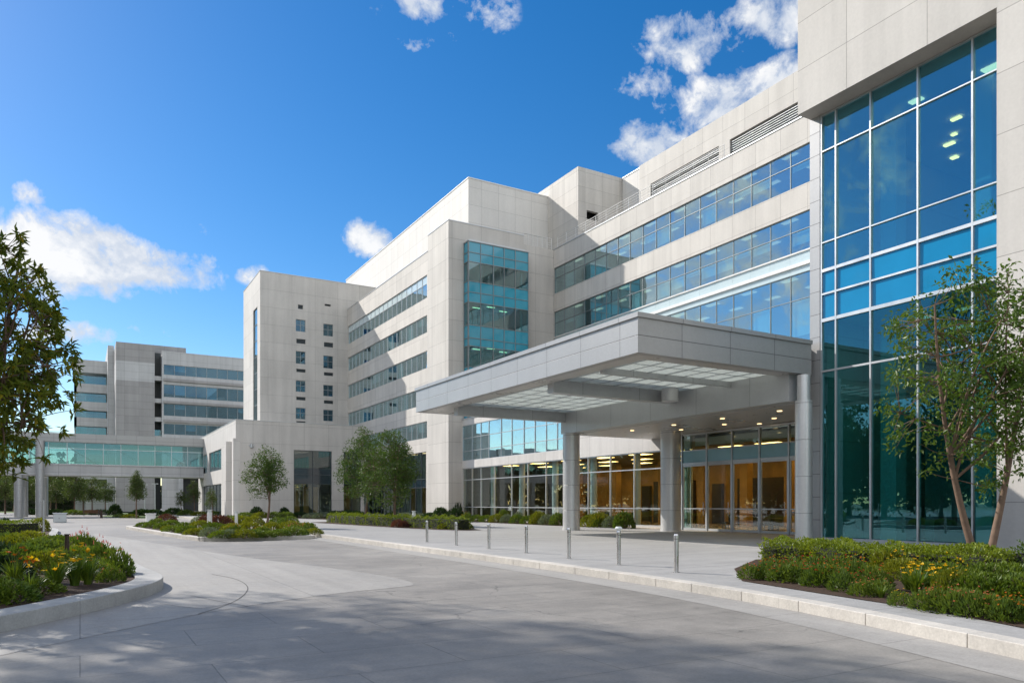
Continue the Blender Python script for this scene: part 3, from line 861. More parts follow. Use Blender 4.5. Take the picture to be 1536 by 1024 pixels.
for px in (338.5, 349.5): yy = yW(px, VX-.7); q.box(VX-.75, VX-.002, yy-.45, yy+.45, 0, zW(338, 664, VX-.4))
q.build('wall_fin', M['precast'], lp)
q = MB(); xx, zz = xS(377, VY), zS(377, 668, VY); q.cyl(xx, VY-.12, zz-.25, zz+.2, .16, 12); q.box(xx-.3, xx+.3, VY-.1, VY-.002, zz-.05, zz+.05); q.build('wall_lamp', M['alu'], lp)

# ------------------------------------------------------------------ lobby podium
XL = 33.5
M['lobby_ceiling'] = plain_mat('brown timber ceiling', (.16, .095, .045), .5, 0, .2, 1.5)
lob = thing('entrance_lobby', 'two storey glazed entrance lobby under and beside the canopy', 'building', (XL, 44, 0))
LA = [67.9] + [yW(px, XL) for px in (707, 720.3, 740.5, 766, 790.4, 817.6, 846)]
LA += [yW(px, XL) for px in (881, 914, 950)] + [38.0, 35.3]
LA = sorted(LA)
UA = sorted([67.9] + [yW(px, XL) for px in (707.5, 720.5, 732.5, 751, 767, 785, 801.5, 818.5, 835)] + [48.4])
q = MB(); wall_holes(q, 'W', XL, 21.6, 67.99, 0, 10.1, [(35.3, 67.9, .12, 5.2), (48.4, 67.9, 5.95, 9.5), (21.6, 35.3, 0, 5.98)], .4)
q.build('wall', M['precast'], lob)
q = MB(); q.box(XL+.4, XW-.002, 21.6, 67.98, 9.6, 10.0); q.build('roof', M['roofing'], lob)
q = MB(); q.box(XL-.05, XL+.45, 21.6, 67.95, 10.103, 10.2); q.build('coping', M['alu'], lob)
q = MB(); q.box(XL+.41, 48, 21.6, 67.9, 5.3, 5.8); q.build('floor_slab', M['inner_white'], lob)
q = MB(); q.box(XL+.42, 46, 21.61, 67.59, 5.27, 5.296); q.build('ceiling', M['lobby_ceiling'], lob)
q = MB(); q.box(32.5, 48, 21.6, 67.9, -.08, .008); q.build('lobby_floor', M['terrazzo'], lob)
q = MB(); q.box(46, 46.3, 21.6, 67.9, .01, 5.29); q.build('back_wall', M['amber'], lob)
q = MB(); q.box(46.1, 46.3, 48, 67.9, 5.81, 9.59); q.box(XL+.42, 46.0, 47.9, 48.2, 5.81, 9.59); q.build('upper_wall', M['inner_grey'], lob)
q = MB(); q.box(46.3, 63, 21.6, 67.9, 0, 10.05); q.build('core_wall', M['inner_grey'], lob)
q = MB(); q.box(33.95, 46, 67.6, 67.89, .01, 9.58); q.build('end_wall', M['inner_dark'], lob)
glazing(lob, 'W', XL, LA, [.12, 1.32, 4.02, 5.2], M['alu'], M['glass_lobby'], 'lobby_window', .07, .14, .06, 'long ground floor lobby window behind the planting')
glazing(lob, 'W', XL, UA, [5.95, 6.9, 8.2, 9.5], M['alu'], M['glass_sky'], 'lobby_window', .05, .12, .03, 'upper lobby window mirroring the sky', tilt=.008)
for yy in (36.4, 41.6, 46.8, 52.2, 57.6, 63.0):
    q = MB(); q.cyl(XL+.9, yy, .01, 5.29, .26, 20); q.build('lobby_column', M['inner_white'], lob)
for yy in (24.4, 28.2, 32.0, 36.2, 40.0, 44.5, 49, 53.5, 58, 62.5):
    q = MB(); q.box(45.7, 45.99, yy, yy+1.1, .02, 3.3); q.build('inner_doorway', M['darkwood'], lob)
for yy in (26.6, 30.4, 34.6, 38.6, 43.0, 47.6, 54.0, 60.0):
    q = MB(); q.box(42.2, 42.8, yy, yy+.7, .012, 5.26); q.build('lobby_pier', M['amber'], lob)
for yy, l_ in ((29.2, 3.4), (37.0, 4.4), (46.2, 5.0)):
    q = MB(); q.box(44.2, 44.5, yy, yy+l_, .012, 3.6); q.build('lobby_screen', M['darkwood'], lob)
for k, yy in enumerate((24, 27, 30, 33, 37.5, 42, 46.5, 51, 56, 61)):
    q = MB()
    for xx in (35.3, 39.2, 43.0): q.box(xx, xx+.9, yy, yy+1.7, 5.255, 5.268)
    q.build('ceiling_light', M['lamp_lobby'], lob)
# entrance doors
XD = 32.6
ent = thing('entrance_doors', 'wide glazed entrance with tall steel framed doors under the canopy', 'doors', (XD, 28.5, 0))
DY = sorted([yW(px, XD) for px in (1022.7, 1059.7, 1097.6, 1138.8, 1182.8)] + [25.0, 23.3, 21.62])
q = MB(); pmb = MB()
for i, yy in enumerate(DY): q.box(XD-.02, XD+.14, yy-.05, yy+.05, 0, 5.96)
for zz, hh in ((4.05, .13), (4.88, .07), (5.86, .1)): q.box(XD, XD+.12, DY[0], DY[-1], zz, zz+hh)
q.box(XD, XD+.12, DY[-1]-.05, DY[-1]+.05, 0, 5.96); fr = q.build('door_frame', M['alu'], ent)
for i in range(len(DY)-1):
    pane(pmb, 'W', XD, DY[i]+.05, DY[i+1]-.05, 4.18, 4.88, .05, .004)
pmb.build('transom_pane', M['painted_sky'], ent)
pmb = MB()
for i in range(len(DY)-1): pane(pmb, 'W', XD, DY[i]+.05, DY[i+1]-.05, 4.95, 5.86, .05, .004)
pmb.build('top_pane', M['glass_lobby'], ent)
for i in range(len(DY)-1):
    a, b = DY[i]+.055, DY[i+1]-.055
    d = MB()
    d.box(XD+.02, XD+.10, a, a+.07, .02, 4.04); d.box(XD+.02, XD+.10, b-.07, b, .02, 4.04)
    d.box(XD+.025, XD+.095, a+.07, b-.07, .02, .16); d.box(XD+.025, XD+.095, a+.07, b-.07, 3.94, 4.04); d.box(XD+.025, XD+.095, a+.07, b-.07, 1.32, 1.38)
    do = d.build('door', M['alu'], ent)
    g_ = MB(); pane(g_, 'W', XD, a+.07, b-.07, .16, 3.94, .055, .003); g_.build('pane', M['glass_lobby'], do)
    if 1 <= i <= 6:
        hN = MB(); hN.tube([(XD-.06, a+.16, .95), (XD-.06, a+.16, 1.75)], .022, 8); hN.bar((XD-.06, a+.16, 1.05), (XD+.02, a+.16, 1.05), .025); hN.bar((XD-.06, a+.16, 1.65), (XD+.02, a+.16, 1.65), .025)
        hN.build('handle', M['steel'], do)
q = MB(); pane(q, 'S', DY[-1]+.02, XD+.1, XL, .05, 5.9, .02, .002); q.build('side_pane', M['glass_lobby'], ent)

# ------------------------------------------------------------------ entrance tower with the tall blue glass
XT, XH = 27.5, 26.64
tw = thing('entrance_tower', 'stone framed tower with a tall blue glass wall right of the canopy', 'building', (XT, 17, 0))
y0t, y1t = yW(1495, XH), 21.08
q = MB(); q.box(XH, 46, 3.0, 21.55, 18.3, 28); q.box(XH, 46, 3.0, y0t, 0, 18.299); q.build('wall', M['stone_big'], tw)
q = MB(); q.box(XT-.02, XT+.45, y1t+.02, y1t+.52, 0, 18.298); q.build('corner_pilaster', M['fascia'], tw)
q = MB(); q.box(XT+.45, 46, y1t+.1, y1t+.48, 0, 18.298); q.build('side_wall', M['precast'], tw)
TA = sorted([y0t-.25] + [yW(px, XT) for px in (1458, 1376, 1305, 1253)] + [y1t])
TZs = [.15, 7.3, 9.47, 10.6, 11.6, 12.8, 16.7, 18.28]
glazing(tw, 'W', XT, TA, TZs[:3], M['alu'], M['glass_tower_low'], 'curtain_wall', .065, .16, .0, 'tall lower glass of the tower', thick={7.3:.08}, tilt=.012)
glazing(tw, 'W', XT, TA, TZs[2:], M['alu'], M['glass_tower'], 'curtain_wall', .065, .16, .0, 'upper glass of the tower above two blue spandrel rows', spand=(0,1), spand_mat=M['spandrel_deep'],
        thick={7.3:.08, 9.47:.08, 10.6:.08, 11.6:.13, 12.8:.05, 16.7:.05}, tilt=.012)
q = MB(); q.box(XT-.03, XT+.3, y0t, y1t, 0, .15); q.build('plinth', M['alu'], tw)
q = MB(); q.box(XT+.3, 42, y0t+.02, 21.1, 9.6, 10.5); q.build('floor_slab', M['inner_white'], tw)
q = MB(); q.box(XT+.3, 42, y0t+.02, 21.1, 17.9, 18.29); q.build('ceiling', M['inner_white'], tw)
q = MB(); q.box(39, 39.3, y0t+.02, 21.1, .01, 17.9); q.build('back_wall', M['inner_grey'], tw)
q = MB(); q.box(XT+.35, 42, y0t+.02, 21.1, -.05, .012); q.build('lobby_floor', M['inner_floor'], tw)
for yy in (15.2, 19.0):
    for za, zb in ((.012, 9.6), (10.5, 17.9)):
        q = MB(); q.box(29.6, 30.3, yy, yy+.7, za, zb); q.build('inner_column', M['inner_white'], tw)
q = MB(); q.box(34, 34.2, 16.6, 18.3, 10.5, 15.6); q.box(33.0, 33.2, 14.2, 15.4, 10.5, 14.0); q.box(34, 34.2, 17.4, 20.4, .012, 6.8); q.build('inner_partition', M['inner_grey'], tw)
q = MB(); q.box(32, 33, 14.5, 20.5, 10.5, 11.6); q.box(31, 32, 14.6, 18.2, .012, 1.1); q.box(36, 37, 15, 20, .012, 2.4); q.build('counter', M['darkwood'], tw)
for xx, yy, w, l_ in ((33.8,19.0,.22,.45),(33.1,18.5,.18,.22),(31.8,17.6,.2,.4),(35.3,19.7,.25,.3),(32.6,16.6,.2,.3)):
    q = MB(); q.box(xx, xx+w, yy, yy+l_, 17.80, 17.86); q.build('pendant_light', M['lamp_tower'], tw)
for xx, yy, w, l_ in ((29.2,14.3,.5,1.1),(30.8,15.2,.5,.6),(32.6,14.0,.6,1.1),(29.0,17.6,.3,.5),(33.6,16.8,.4,.9)):
    q = MB(); q.box(xx, xx+w, yy, yy+l_, 17.84, 17.898); q.build('ceiling_light', M['lamp_warm'], tw)
q = MB()
for yy in (14.3, 16.3, 18.3): q.box(31.0, 31.3, yy, yy+1.0, 9.55, 9.598); q.box(34.0, 34.3, yy, yy+1.0, 9.55, 9.598)
q.build('ceiling_light', M['lamp_soft'], tw)

# ------------------------------------------------------------------ canopy
CU0, CU1, CV0, CV1, CB, CT = 21.30, 42.1, 17.65, 27.2, 7.18, 8.65
can = thing('entrance_canopy', 'large flat aluminium canopy with frosted glass bays on round steel columns', 'canopy', (26.4, 30, 0))
q = MB()
q.box(CV0, CV0+.35, CU0, CU1, CB, CT-.18)                       # front fascia, long
q.box(CV0+.35, CV1, CU0, CU0+.35, CB, CT-.18)                   # side fascia, right
q.box(CV0+.35, 27.0, CU1-.35, CU1, CB, CT-.18)                 # far side fascia
q.build('fascia', M['fascia'], can)
q = MB(); q.box(CV0-.07, CV0+.5, CU0-.07, CU1+.07, CT-.177, CT); q.box(CV0+.5, CV1, CU0-.07, CU0+.45, CT-.177, CT); q.box(CV0+.5, 27.0, CU1-.45, CU1+.07, CT-.177, CT); q.build('coping', M['fascia'], can)
q = MB()
q.box(CV0+.35, CV0+1.1, CU0+.35, CU1-.35, CB+.003, CB+.12)
q.box(CV0+1.1, 26.2, CU0+.35, CU0+1.0, CB+.003, CB+.12)
q.box(CV0+1.1, 26.2, 39.1, CU1-.35, CB+.003, CB+.12)
q.build('perimeter_soffit', M['soffit'], can)
BX0, BX1 = 26.2, 27.0
q = MB(); q.box(BX0, BX1, CU0+.36, 39.1, 6.02, CT-.3); q.build('main_beam', M['beam'], can)
for u in (28.6, 38.6):
    q = MB(); q.box(CV0+1.1, BX0-.002, u, u+.5, 6.74, CT-.4); q.build('cross_beam', M['beam'], can)
q = MB(); q.box(CV0+1.1, BX0-.002, 24.9, 25.06, 7.06, 7.31); q.build('purlin', M['beam'], can)
q = MB()
for xx in (19.2, 20.2, 21.2, 22.2, 23.2, 24.2, 25.2): q.box(xx, xx+.035, CU0+1.0, 28.59, 7.27, 7.315); q.box(xx, xx+.035, 29.11, 38.59, 7.27, 7.315)
q.build('glazing_bar', M['alu'], can)
q = MB()
for yy in (23.6, 26.2, 27.4, 30.4, 31.7, 33.0, 34.3, 35.6, 36.9): q.box(CV0+1.1, BX0-.004, yy, yy+.03, 7.285, 7.312)
q.build('cross_bar', M['alu'], can)
for a, b in ((CU0+1.0, 28.59), (29.11, 38.59)):
    q = MB(); q.box(CV0+1.1, BX0-.004, a, b, 7.32, 7.35); q.build('roof_glass', M['frosted'], can)
q = MB(); q.box(BX1+.002, 33.45, 21.62, 39.1, 6.0, 6.9); q.build('entrance_soffit', M['soffit'], can)
q = MB(); q.box(BX1+.002, 33.45, 21.62, 39.1, 6.903, CT-.25); q.build('rear_roof', M['roofing'], can)
for k, (xx, yy) in enumerate(((28.4,24.0),(28.4,27.6),(28.4,31.2),(28.4,34.8),(30.6,23.0),(30.6,26.2),(30.6,29.6),(30.6,33.0),(32.0,24.6),(32.0,28.4))):
    q = MB(); q.cyl(xx, yy, 5.975, 5.998, .12, 16); q.build('downlight', M['lamp_warm'], can)
for (xx, yy, r, zt) in ((26.6, yW(857, 26.6), .53, 6.02), (30.8, yW(1006, 30.8), .60, 6.0), (26.6, 21.22, .35, 6.02)):
    q = MB(); q.cyl(xx, yy, -.02, zt, r, 40); q.cyl(xx, yy, -.01, .12, r+.03, 40); c_ = q.build('column', M['column'], can)
q = MB(); q.cyl(26.6, 21.22, 6.021, 7.1, .27, 28); q.build('beam_cap', M['column'], can)
# added solid stub standing in for the inner column's reflection above the beam
q = MB(); q.cyl(25.2, yW(1005, 25.2), 6.7, 7.315, .42, 32); q.build('reflection_stub', M['column'], can)

# ------------------------------------------------------------------ far building
FY = 170.0
fbld = thing('ward_block', 'distant grey clad block with four blue window bands beyond the skybridge', 'building', (xS(174, FY), FY, 0))
xa, xb, xc = xS(174,FY), xS(232,FY), xS(243,FY)
zA = zS(174, 512, FY); zB = zS(243, 526, FY)
zp0, zp1 = zS(174, 569, FY), zS(174, 540, FY)
q = MB(); q.box(xa, xb, FY, 192, 0, zp0); q.box(xa, xb, FY, 192, zp1, zA); q.build('wall', M['greystone'], fbld)
q = MB(); q.box(xa, xb, FY, 192, zp0, zp1); q.build('pale_wall', M['palestone'], fbld)
q = MB(); q.box(xb, xS(279, FY+5), FY+5, 195, zA-9, zS(279, 522, FY+5)); q.build('penthouse_wall', M['greystone'], fbld)
rows = [(546.0, 561.0), (575.5, 594.5), (604.5, 622.5), (634.5, 650.5), (664, 680), (694, 710), (723, 739)]
bz = [(zS(243, r1+.5, FY), zS(243, r0, FY)) for r0, r1 in rows]
q = MB(); wall_holes(q, 'S', FY, xc, 62, 0, zB, [(xc+.3, 61, a, b) for a, b in bz[:4]] + [(xc+3.5, xc+22, 0.05, 8.2)], .5)
q.box(xc, 62, FY+.5, 192, zB-1.2, zB-.7); q.box(xc, xc+.3, FY+.5, 180, 9.0, zB-1.2); q.build('wing_wall', M['palestone'], fbld)
q = MB(); q.box(xc+.3, 62, FY+3.6, FY+4, 0, zB-1.3); q.build('inner_wall', M['inner_dark'], fbld)
for a, b in bz[:4]:
    glazing(fbld, 'S', FY, lin(xc+.3, 61, 22), [a, b], M['midframe'], M['glass_far'], 'window_band', .09, .12, .1, blind=.25)
q = MB()
for a, b in bz[:4]: q.box(xc+.3, 61, FY-.35, FY, a-1.3, a-.75)
q.build('sun_shade', M['greystone'], fbld)
# recess with little balconies
q = MB(); q.box(xb, xc, FY+3, FY+3.3, 0, zB); q.build('recess_wall', M['inner_dark'], fbld)
for a, b in bz[:4]:
    q = MB(); q.box(xb, xc, FY+.6, FY+3, a-1.2, a-.3); q.build('balcony', M['palestone'], fbld)
q = MB(); q.box(xb+.05, xc-.05, FY+.55, FY+.6, bz[3][0]-.3, bz[3][0]+.9); q.build('balcony_glass', M['glass_teal'], fbld)
# left stepped part
FY2 = 186.0
x0, x1 = xS(111, FY2), xS(160.5, FY2)
zr0, zr1 = zS(111, 557, FY2), zS(111, 538, FY2)
q = MB(); q.box(x0, x1, FY2, FY2+24, zr0, zr1); q.box(x1, xa, FY2-6, FY2+18, 0, zS(165, 518, FY2-6)); q.box(x0+2.2, x1, FY2+5, FY2+24, 0, zr0); q.box(x0, x0+2.2, FY2+14, FY2+24, 0, zr0); q.build('terrace_wall', M['palestone'], fbld)
for r0, r1 in ((574, 587), (601, 614), (625, 638), (652, 664), (680, 692), (706, 718)):
    a, b = zS(111, r1, FY2), zS(111, r0, FY2)
    q = MB(); q.box(x0, x1, FY2, FY2+5, a, b); q.box(x0, x0+.5, FY2, FY2+14, a, b); q.build('terrace', M['palestone'], fbld)
    q = MB(); pane(q, 'S', FY2, x0+.3, x1-.1, b, b+1.9, 1.2, .01); q.build('terrace_glass', M['glass_teal'], fbld)
q = MB()
for k, (r0, r1) in enumerate(((548, 562), (575, 592), (602, 620), (632, 648))):
    for px in (168.0, 170.5): yy = yW(px, xa); q.box(xa-.06, xa-.002, yy-.5, yy+.5, zW(px, r1, xa), zW(px, r0, xa))
q.build('side_window', M['darkframe'], fbld)
# ground floor piers and covered entrance
q = MB()
for k in range(5): xx = xc+3+k*4.4; q.box(xx, xx+.9, FY-1.2, FY+.0, 0, 9.2)
q.build('pier', M['palestone'], fbld)

# ------------------------------------------------------------------ skybridge
BY = 121.2
br = thing('skybridge', 'enclosed glass skybridge spanning the drive to the pavilion', 'bridge', (0, BY+2, 5.5))
bx0, bx1 = -46.0, VX-.01
z0b, z1b, z2b, z3b, z4b = 5.55, 7.15, 9.35, 10.25, 11.45
q = MB(); q.box(bx0, bx1, BY, BY+.4, z0b+.25, z1b-.1); q.box(bx0, bx1, BY+3.8, BY+4.2, z0b+.25, z1b-.1); q.box(bx0, bx1, BY-.12, BY+4.3, z0b, z0b+.25); q.box(bx0, bx1, BY-.08, BY+4.28, z1b-.1, z1b); q.build('deck', M['palestone'], br)
q = MB(); q.box(bx0, bx1, BY-.25, BY+4.5, z3b, z4b); q.build('roof', M['fascia'], br)
q = MB(); q.box(bx0, bx1, BY+.35, BY+3.8, z2b+.35, z3b-.002); q.build('ceiling', M['soffit'], br)
n = 30
glazing(br, 'S', BY, lin(bx0, bx1, 28), [z1b, z2b, z3b-.01], M['alu'], M['glass_bridge'], 'glass_side', .07, .1, .05, 'near glass side facing the drive')
glazing(br, 'S', BY+3.9, lin(bx0, bx1, 28), [z1b, z2b, z3b-.01], M['alu'], M['glass_clear'], 'glass_side', .07, .1, .05, 'rear glass side')
for k in range(10):
    xk = bx1-2-k*6
    q = MB(); q.bar((xk, BY+3.4, z1b+.05), (xk-3.4, BY+3.4, z2b+.3), .16); q.build('brace', M['white_paint'], br)
for px in (60, 28, -20):
    xx = xS(px, BY-.9)
    q = MB(); q.cyl(xx, BY-.9, ROAD-.02, z3b-.01 if px == 60 else z0b-.002, .54, 32); q.build('pillar', M['pillar'], br)
for px in (60, 28, -20):
    xx = xS(px, BY-.9)
    q = MB(); q.cyl(xx+.3, BY+5.2, ROAD-.02, z0b-.002, .48, 24); q.build('pillar', M['pillar'], br)
# ------------------------------------------------------------------ vegetation
ML = {
 'near':  leaf_mat('tree leaf olive', (.080, .125, .024), (.24, .27, .034), .55, .45, (.30, .25, .02)),
 'right': leaf_mat('tree leaf fine', (.036, .090, .016), (.12, .195, .026), .38, .45),
 'mid':   leaf_mat('tree leaf mid', (.026, .070, .013), (.105, .17, .022), .26, .5),
 'far':   leaf_mat('tree leaf far', (.040, .072, .022), (.11, .15, .035), .3, .55),
 'dark':  leaf_mat('shrub leaf dark', (.014, .034, .010), (.035, .070, .016), .25, .5),
 'hedge': leaf_mat('hedge leaf', (.075, .135, .012), (.24, .29, .02), .32, .5),
 'hedge2': leaf_mat('hedge leaf deep', (.045, .095, .012), (.15, .205, .018), .32, .5),
 'shrub': leaf_mat('shrub leaf', (.045, .10, .016), (.15, .20, .026), .32, .5),
 'lime':  leaf_mat('lime shrub leaf', (.085, .12, .010), (.22, .23, .016), .35, .5),
 'sage':  leaf_mat('grey green shrub leaf', (.085, .12, .085), (.17, .21, .15), .3, .6),
 'plum':  leaf_mat('plum shrub leaf', (.050, .018, .020), (.14, .05, .035), .3, .5),
 'strap': leaf_mat('strap leaf', (.05, .11, .016), (.16, .22, .022), .4, .45),
}
for nm, a, b in (('red', (.42, .035, .02), (.55, .10, .03)), ('orange', (.60, .15, .015), (.75, .27, .02)), ('yellow', (.70, .42, .012), (.80, .55, .02)), ('pink', (.42, .08, .11), (.62, .20, .20)), ('salmon', (.55, .13, .07), (.68, .24, .13)), ('white', (.6, .6, .56), (.75, .74, .70))):
    ML[nm] = leaf_mat('blossom '+nm, a, b, .3, .6)

def rot_any(n, rng):
    v = rng.normal(size=(n, 3)); return v/np.linalg.norm(v, axis=1, keepdims=True)
def unit(v): return v/np.maximum(np.linalg.norm(v, axis=1, keepdims=True), 1e-9)

def leaf_quads(P, D, Nn, Ln, Wd, fold=.18):
    """P base points, D directions, Nn normals; folded diamonds"""
    D = unit(D); S = unit(np.cross(D, Nn)); U = np.cross(S, D)
    Ln = np.asarray(Ln)[:, None]; Wd = np.asarray(Wd)[:, None]
    tip = P + D*Ln - U*Ln*.12
    mid = P + D*Ln*.48
    a = mid + S*Wd*.5 + U*Wd*fold; b = mid - S*Wd*.5 + U*Wd*fold
    V = np.stack([P, a, tip, b], 1).reshape(-1, 3)
    Fq = np.arange(len(P)*4).reshape(-1, 4)
    return V, Fq

def clusters_to_leaves(C, rng, per, r, size, aspect=.45, up=.35, droop=0.0):
    n = len(C)*per
    c = np.repeat(C, per, 0)
    off = rot_any(n, rng)*(rng.random((n, 1))**.5)*r
    P = c + off*np.array([1, 1, .75])
    D = unit(off/r*.8 + rot_any(n, rng)*.7 + np.array([0, 0, -droop]))
    Nn = unit(rot_any(n, rng)*.75 + np.array([0, 0, up+.3]))
    s = size*rng.uniform(.65, 1.3, n)
    return leaf_quads(P, D, Nn, s, s*aspect*rng.uniform(.8, 1.2, n))

def whorls(C, Dd, rng, per, size, aspect=.36):
    """leaves radiating from twig ends"""
    n = len(C)*per
    c = np.repeat(C, per, 0) + rng.normal(size=(n, 3))*size*.22
    d = np.repeat(Dd, per, 0)
    D = unit(d*.55 + rot_any(n, rng)*.95 + np.array([0, 0, -.18]))
    Nn = unit(np.array([0, 0, 1.0]) + rot_any(n, rng)*.6)
    s = size*rng.uniform(.7, 1.25, n)
    return leaf_quads(c, D, Nn, s, s*aspect)

def crown_points(rng, n, rx, rz, shape, lumps=7, gap=.3):
    """points in an uneven crown volume centred on 0, z from -rz to rz"""
    L_ = rot_any(lumps, rng); amp = rng.uniform(.5, 1.3, lumps)
    out = []
    while len(out) < n:
        d = rot_any(1, rng)[0]
        k = np.exp(3.5*(L_@d-1)); w = float((k*amp).sum()/k.sum())
        r = w*(rng.random()**.42)
        p = d*r
        if shape == 'cone':
            h = (p[2]+1)/2; s = max(.08, 1.05-h)*1.25
            p = np.array([p[0]*s, p[1]*s, p[2]])
        elif shape == 'egg':
            h = (p[2]+1)/2; s = 1.12-.55*h
            p = np.array([p[0]*s, p[1]*s, p[2]])
        elif shape == 'vase':
            h = (p[2]+1)/2; s = .45+.75*h
            p = np.array([p[0]*s, p[1]*s, p[2]])
        # clumping: reject by a few cell noise bumps
        if gap and (math.sin(p[0]*5.1+p[2]*3.7)+math.sin(p[1]*4.7-p[2]*4.3)+math.sin((p[0]-p[1])*3.9)) < -2.2+gap*3.6 and rng.random() < gap*2.2: continue
        out.append(p)
    P = np.array(out); P[:, 0] *= rx; P[:, 1] *= rx; P[:, 2] *= rz
    return P

def curve(a, b, bend, rng, n=5):
    a = np.array(a, float); b = np.array(b, float)
    m = (a+b)/2 + rng.normal(size=3)*np.linalg.norm(b-a)*bend
    return [tuple((1-t)**2*a+2*(1-t)*t*m+t*t*b) for t in np.linspace(0, 1, n)]

def tree_meshes(seed, H, cz0, rx, stems, leaf, bark, n_cl=260, per=22, cr=.3, size=.11, shape='round', tr=.07, mode='cloud', gap=.3, limbs=9, aspect=.45, lean=.3, droop=.1, fork=None, ang0=None):
    """meshes of trunk (with limbs) and crown, base at the origin, height H, crown from cz0 to H"""
    rng = np.random.default_rng(seed)
    rz = (H-cz0)/2; cz = (H+cz0)/2
    C = crown_points(rng, n_cl, rx, rz, shape, gap=gap) + np.array([0, 0, cz])
    t = MB(); nodes = []
    fork = fork or cz0*1.05
    for s in range(stems):
        a = 2*math.pi*s/stems + (rng.uniform(0, .5) if ang0 is None else ang0)
        ex = np.array([math.cos(a), math.sin(a)])*rx*lean*(1 if stems > 1 else .25)
        b0 = np.array([math.cos(a), math.sin(a)])*(.10 if stems > 1 else 0)
        top = np.array([ex[0], ex[1], cz + rz*.55])
        path = curve((b0[0], b0[1], -.06), top, .05, rng, 12)
        rad = [tr*(1.25 if i == 0 else 1)*(1-.85*i/11)+.008 for i in range(12)]
        t.tube(path, rad, 9); nodes += [np.array(p) for p in path[4:]]
        pp = [np.array(p) for p in path]
        for k in range(limbs):
            i0 = int(rng.integers(4, 11))
            base = pp[i0]
            cand = C[rng.integers(0, len(C), 6)]
            tgt = max(cand, key=lambda q: np.linalg.norm((q-base)[:2]) + .6*(q[2]-base[2]))
            end = base + (tgt-base)*.88
            lp_ = curve(base, end, .10, rng, 7)
            r0 = max(.012, rad[i0]*.55)
            t.tube(lp_, [r0*(1-.8*i/6)+.004 for i in range(7)], 6)
            nodes += [np.array(p) for p in lp_[2:]]
    Nd = np.array(nodes)
    tw = MB(); DD = np.zeros_like(C)
    for i, c in enumerate(C):
        d = np.linalg.norm(Nd-c, axis=1) + .5*np.maximum(0, Nd[:, 2]-c[2])
        j = int(d.argmin()); b = Nd[j]
        DD[i] = (c-b)/max(np.linalg.norm(c-b), 1e-6)
        if np.linalg.norm(c-b) > .12:
            t.tube(curve(b, c, .10, rng, 4), [.012, .009, .007, .004], 4)
    if mode == 'whorl': V, Fq = whorls(C, DD, rng, per, size, aspect)
    else: V, Fq = clusters_to_leaves(C, rng, per, cr, size, aspect, droop=droop)
    lv = MB(); lv.arrays(V, Fq)
    return t.mesh('trunk', bark), lv.mesh('crown', leaf)

def plant_tree(name, label, loc, meshes, rz=0.0, sc=1.0, group=None):
    o = thing(name, label, 'tree', loc, rz, group)
    o.scale = (sc, sc, sc) if not hasattr(sc, '__len__') else sc
    for nm, me in zip(('trunk', 'crown'), meshes):
        c = bpy.data.objects.new(nm, me); c.parent = o; COL.objects.link(c)
    return o

# --- the two trees that frame the picture
def G3(px, py, z=0.0): p = ground(px, py, z); return (p.x, p.y, z)
rt_loc = G3(1474, 850)
D_rt = (EYE)*F/(850-HY)
mR = tree_meshes(21, 8.3, 1.7, 2.5, 2, ML['right'], M['bark_pale'], n_cl=460, per=19, cr=.27, size=.15, shape='round', tr=.095, gap=.40, limbs=15, aspect=.42, lean=.50, droop=.15, fork=1.6, ang0=R(-30))
plant_tree('ornamental_tree', 'slender two stemmed tree in the flower bed before the blue glass tower', rt_loc, mR, 0)
lt_p = cam_to_world(-10.55, 14.2)
mL = tree_meshes(8, 8.3, .5, 3.5, 2, ML['near'], M['bark'], n_cl=700, per=17, size=.175, shape='egg', tr=.09, mode='whorl', gap=.42, limbs=18, aspect=.36, lean=.3)
plant_tree('street_tree', 'large leafy tree leaning in from the left edge in front of the skybridge', (lt_p.x, lt_p.y, .03), mL, R(20))
# --- island tree
ip = at(399, 51.0)
mI = tree_meshes(31, 5.6, 1.65, 1.75, 1, ML['mid'], M['bark'], n_cl=250, per=22, cr=.30, size=.135, shape='egg', tr=.085, gap=.3, limbs=12, droop=0)
plant_tree('ornamental_tree', 'round crowned tree standing alone in the kerbed island', (ip.x, ip.y, -.03), mI, R(10))
# --- pair in the hedge bed
a_ = yW(546, 20.2); b_ = yW(591, 20.4)
mA = tree_meshes(41, 7.4, 1.6, 2.55, 1, ML['mid'], M['bark'], n_cl=430, per=24, cr=.38, size=.16, shape='egg', tr=.10, gap=.22, limbs=12, droop=0)
mB = tree_meshes(43, 7.2, 1.5, 2.5, 2, ML['mid'], M['bark'], n_cl=430, per=24, cr=.38, size=.16, shape='egg', tr=.09, gap=.15, limbs=11, droop=0)
plant_tree('ornamental_tree', 'left tree of the close pair in the clipped hedge bed', (20.2, a_, 0), mA, R(30))
plant_tree('ornamental_tree', 'right tree of the close pair in the clipped hedge bed, nearest the corner tower', (20.4, b_, 0), mB, R(80))
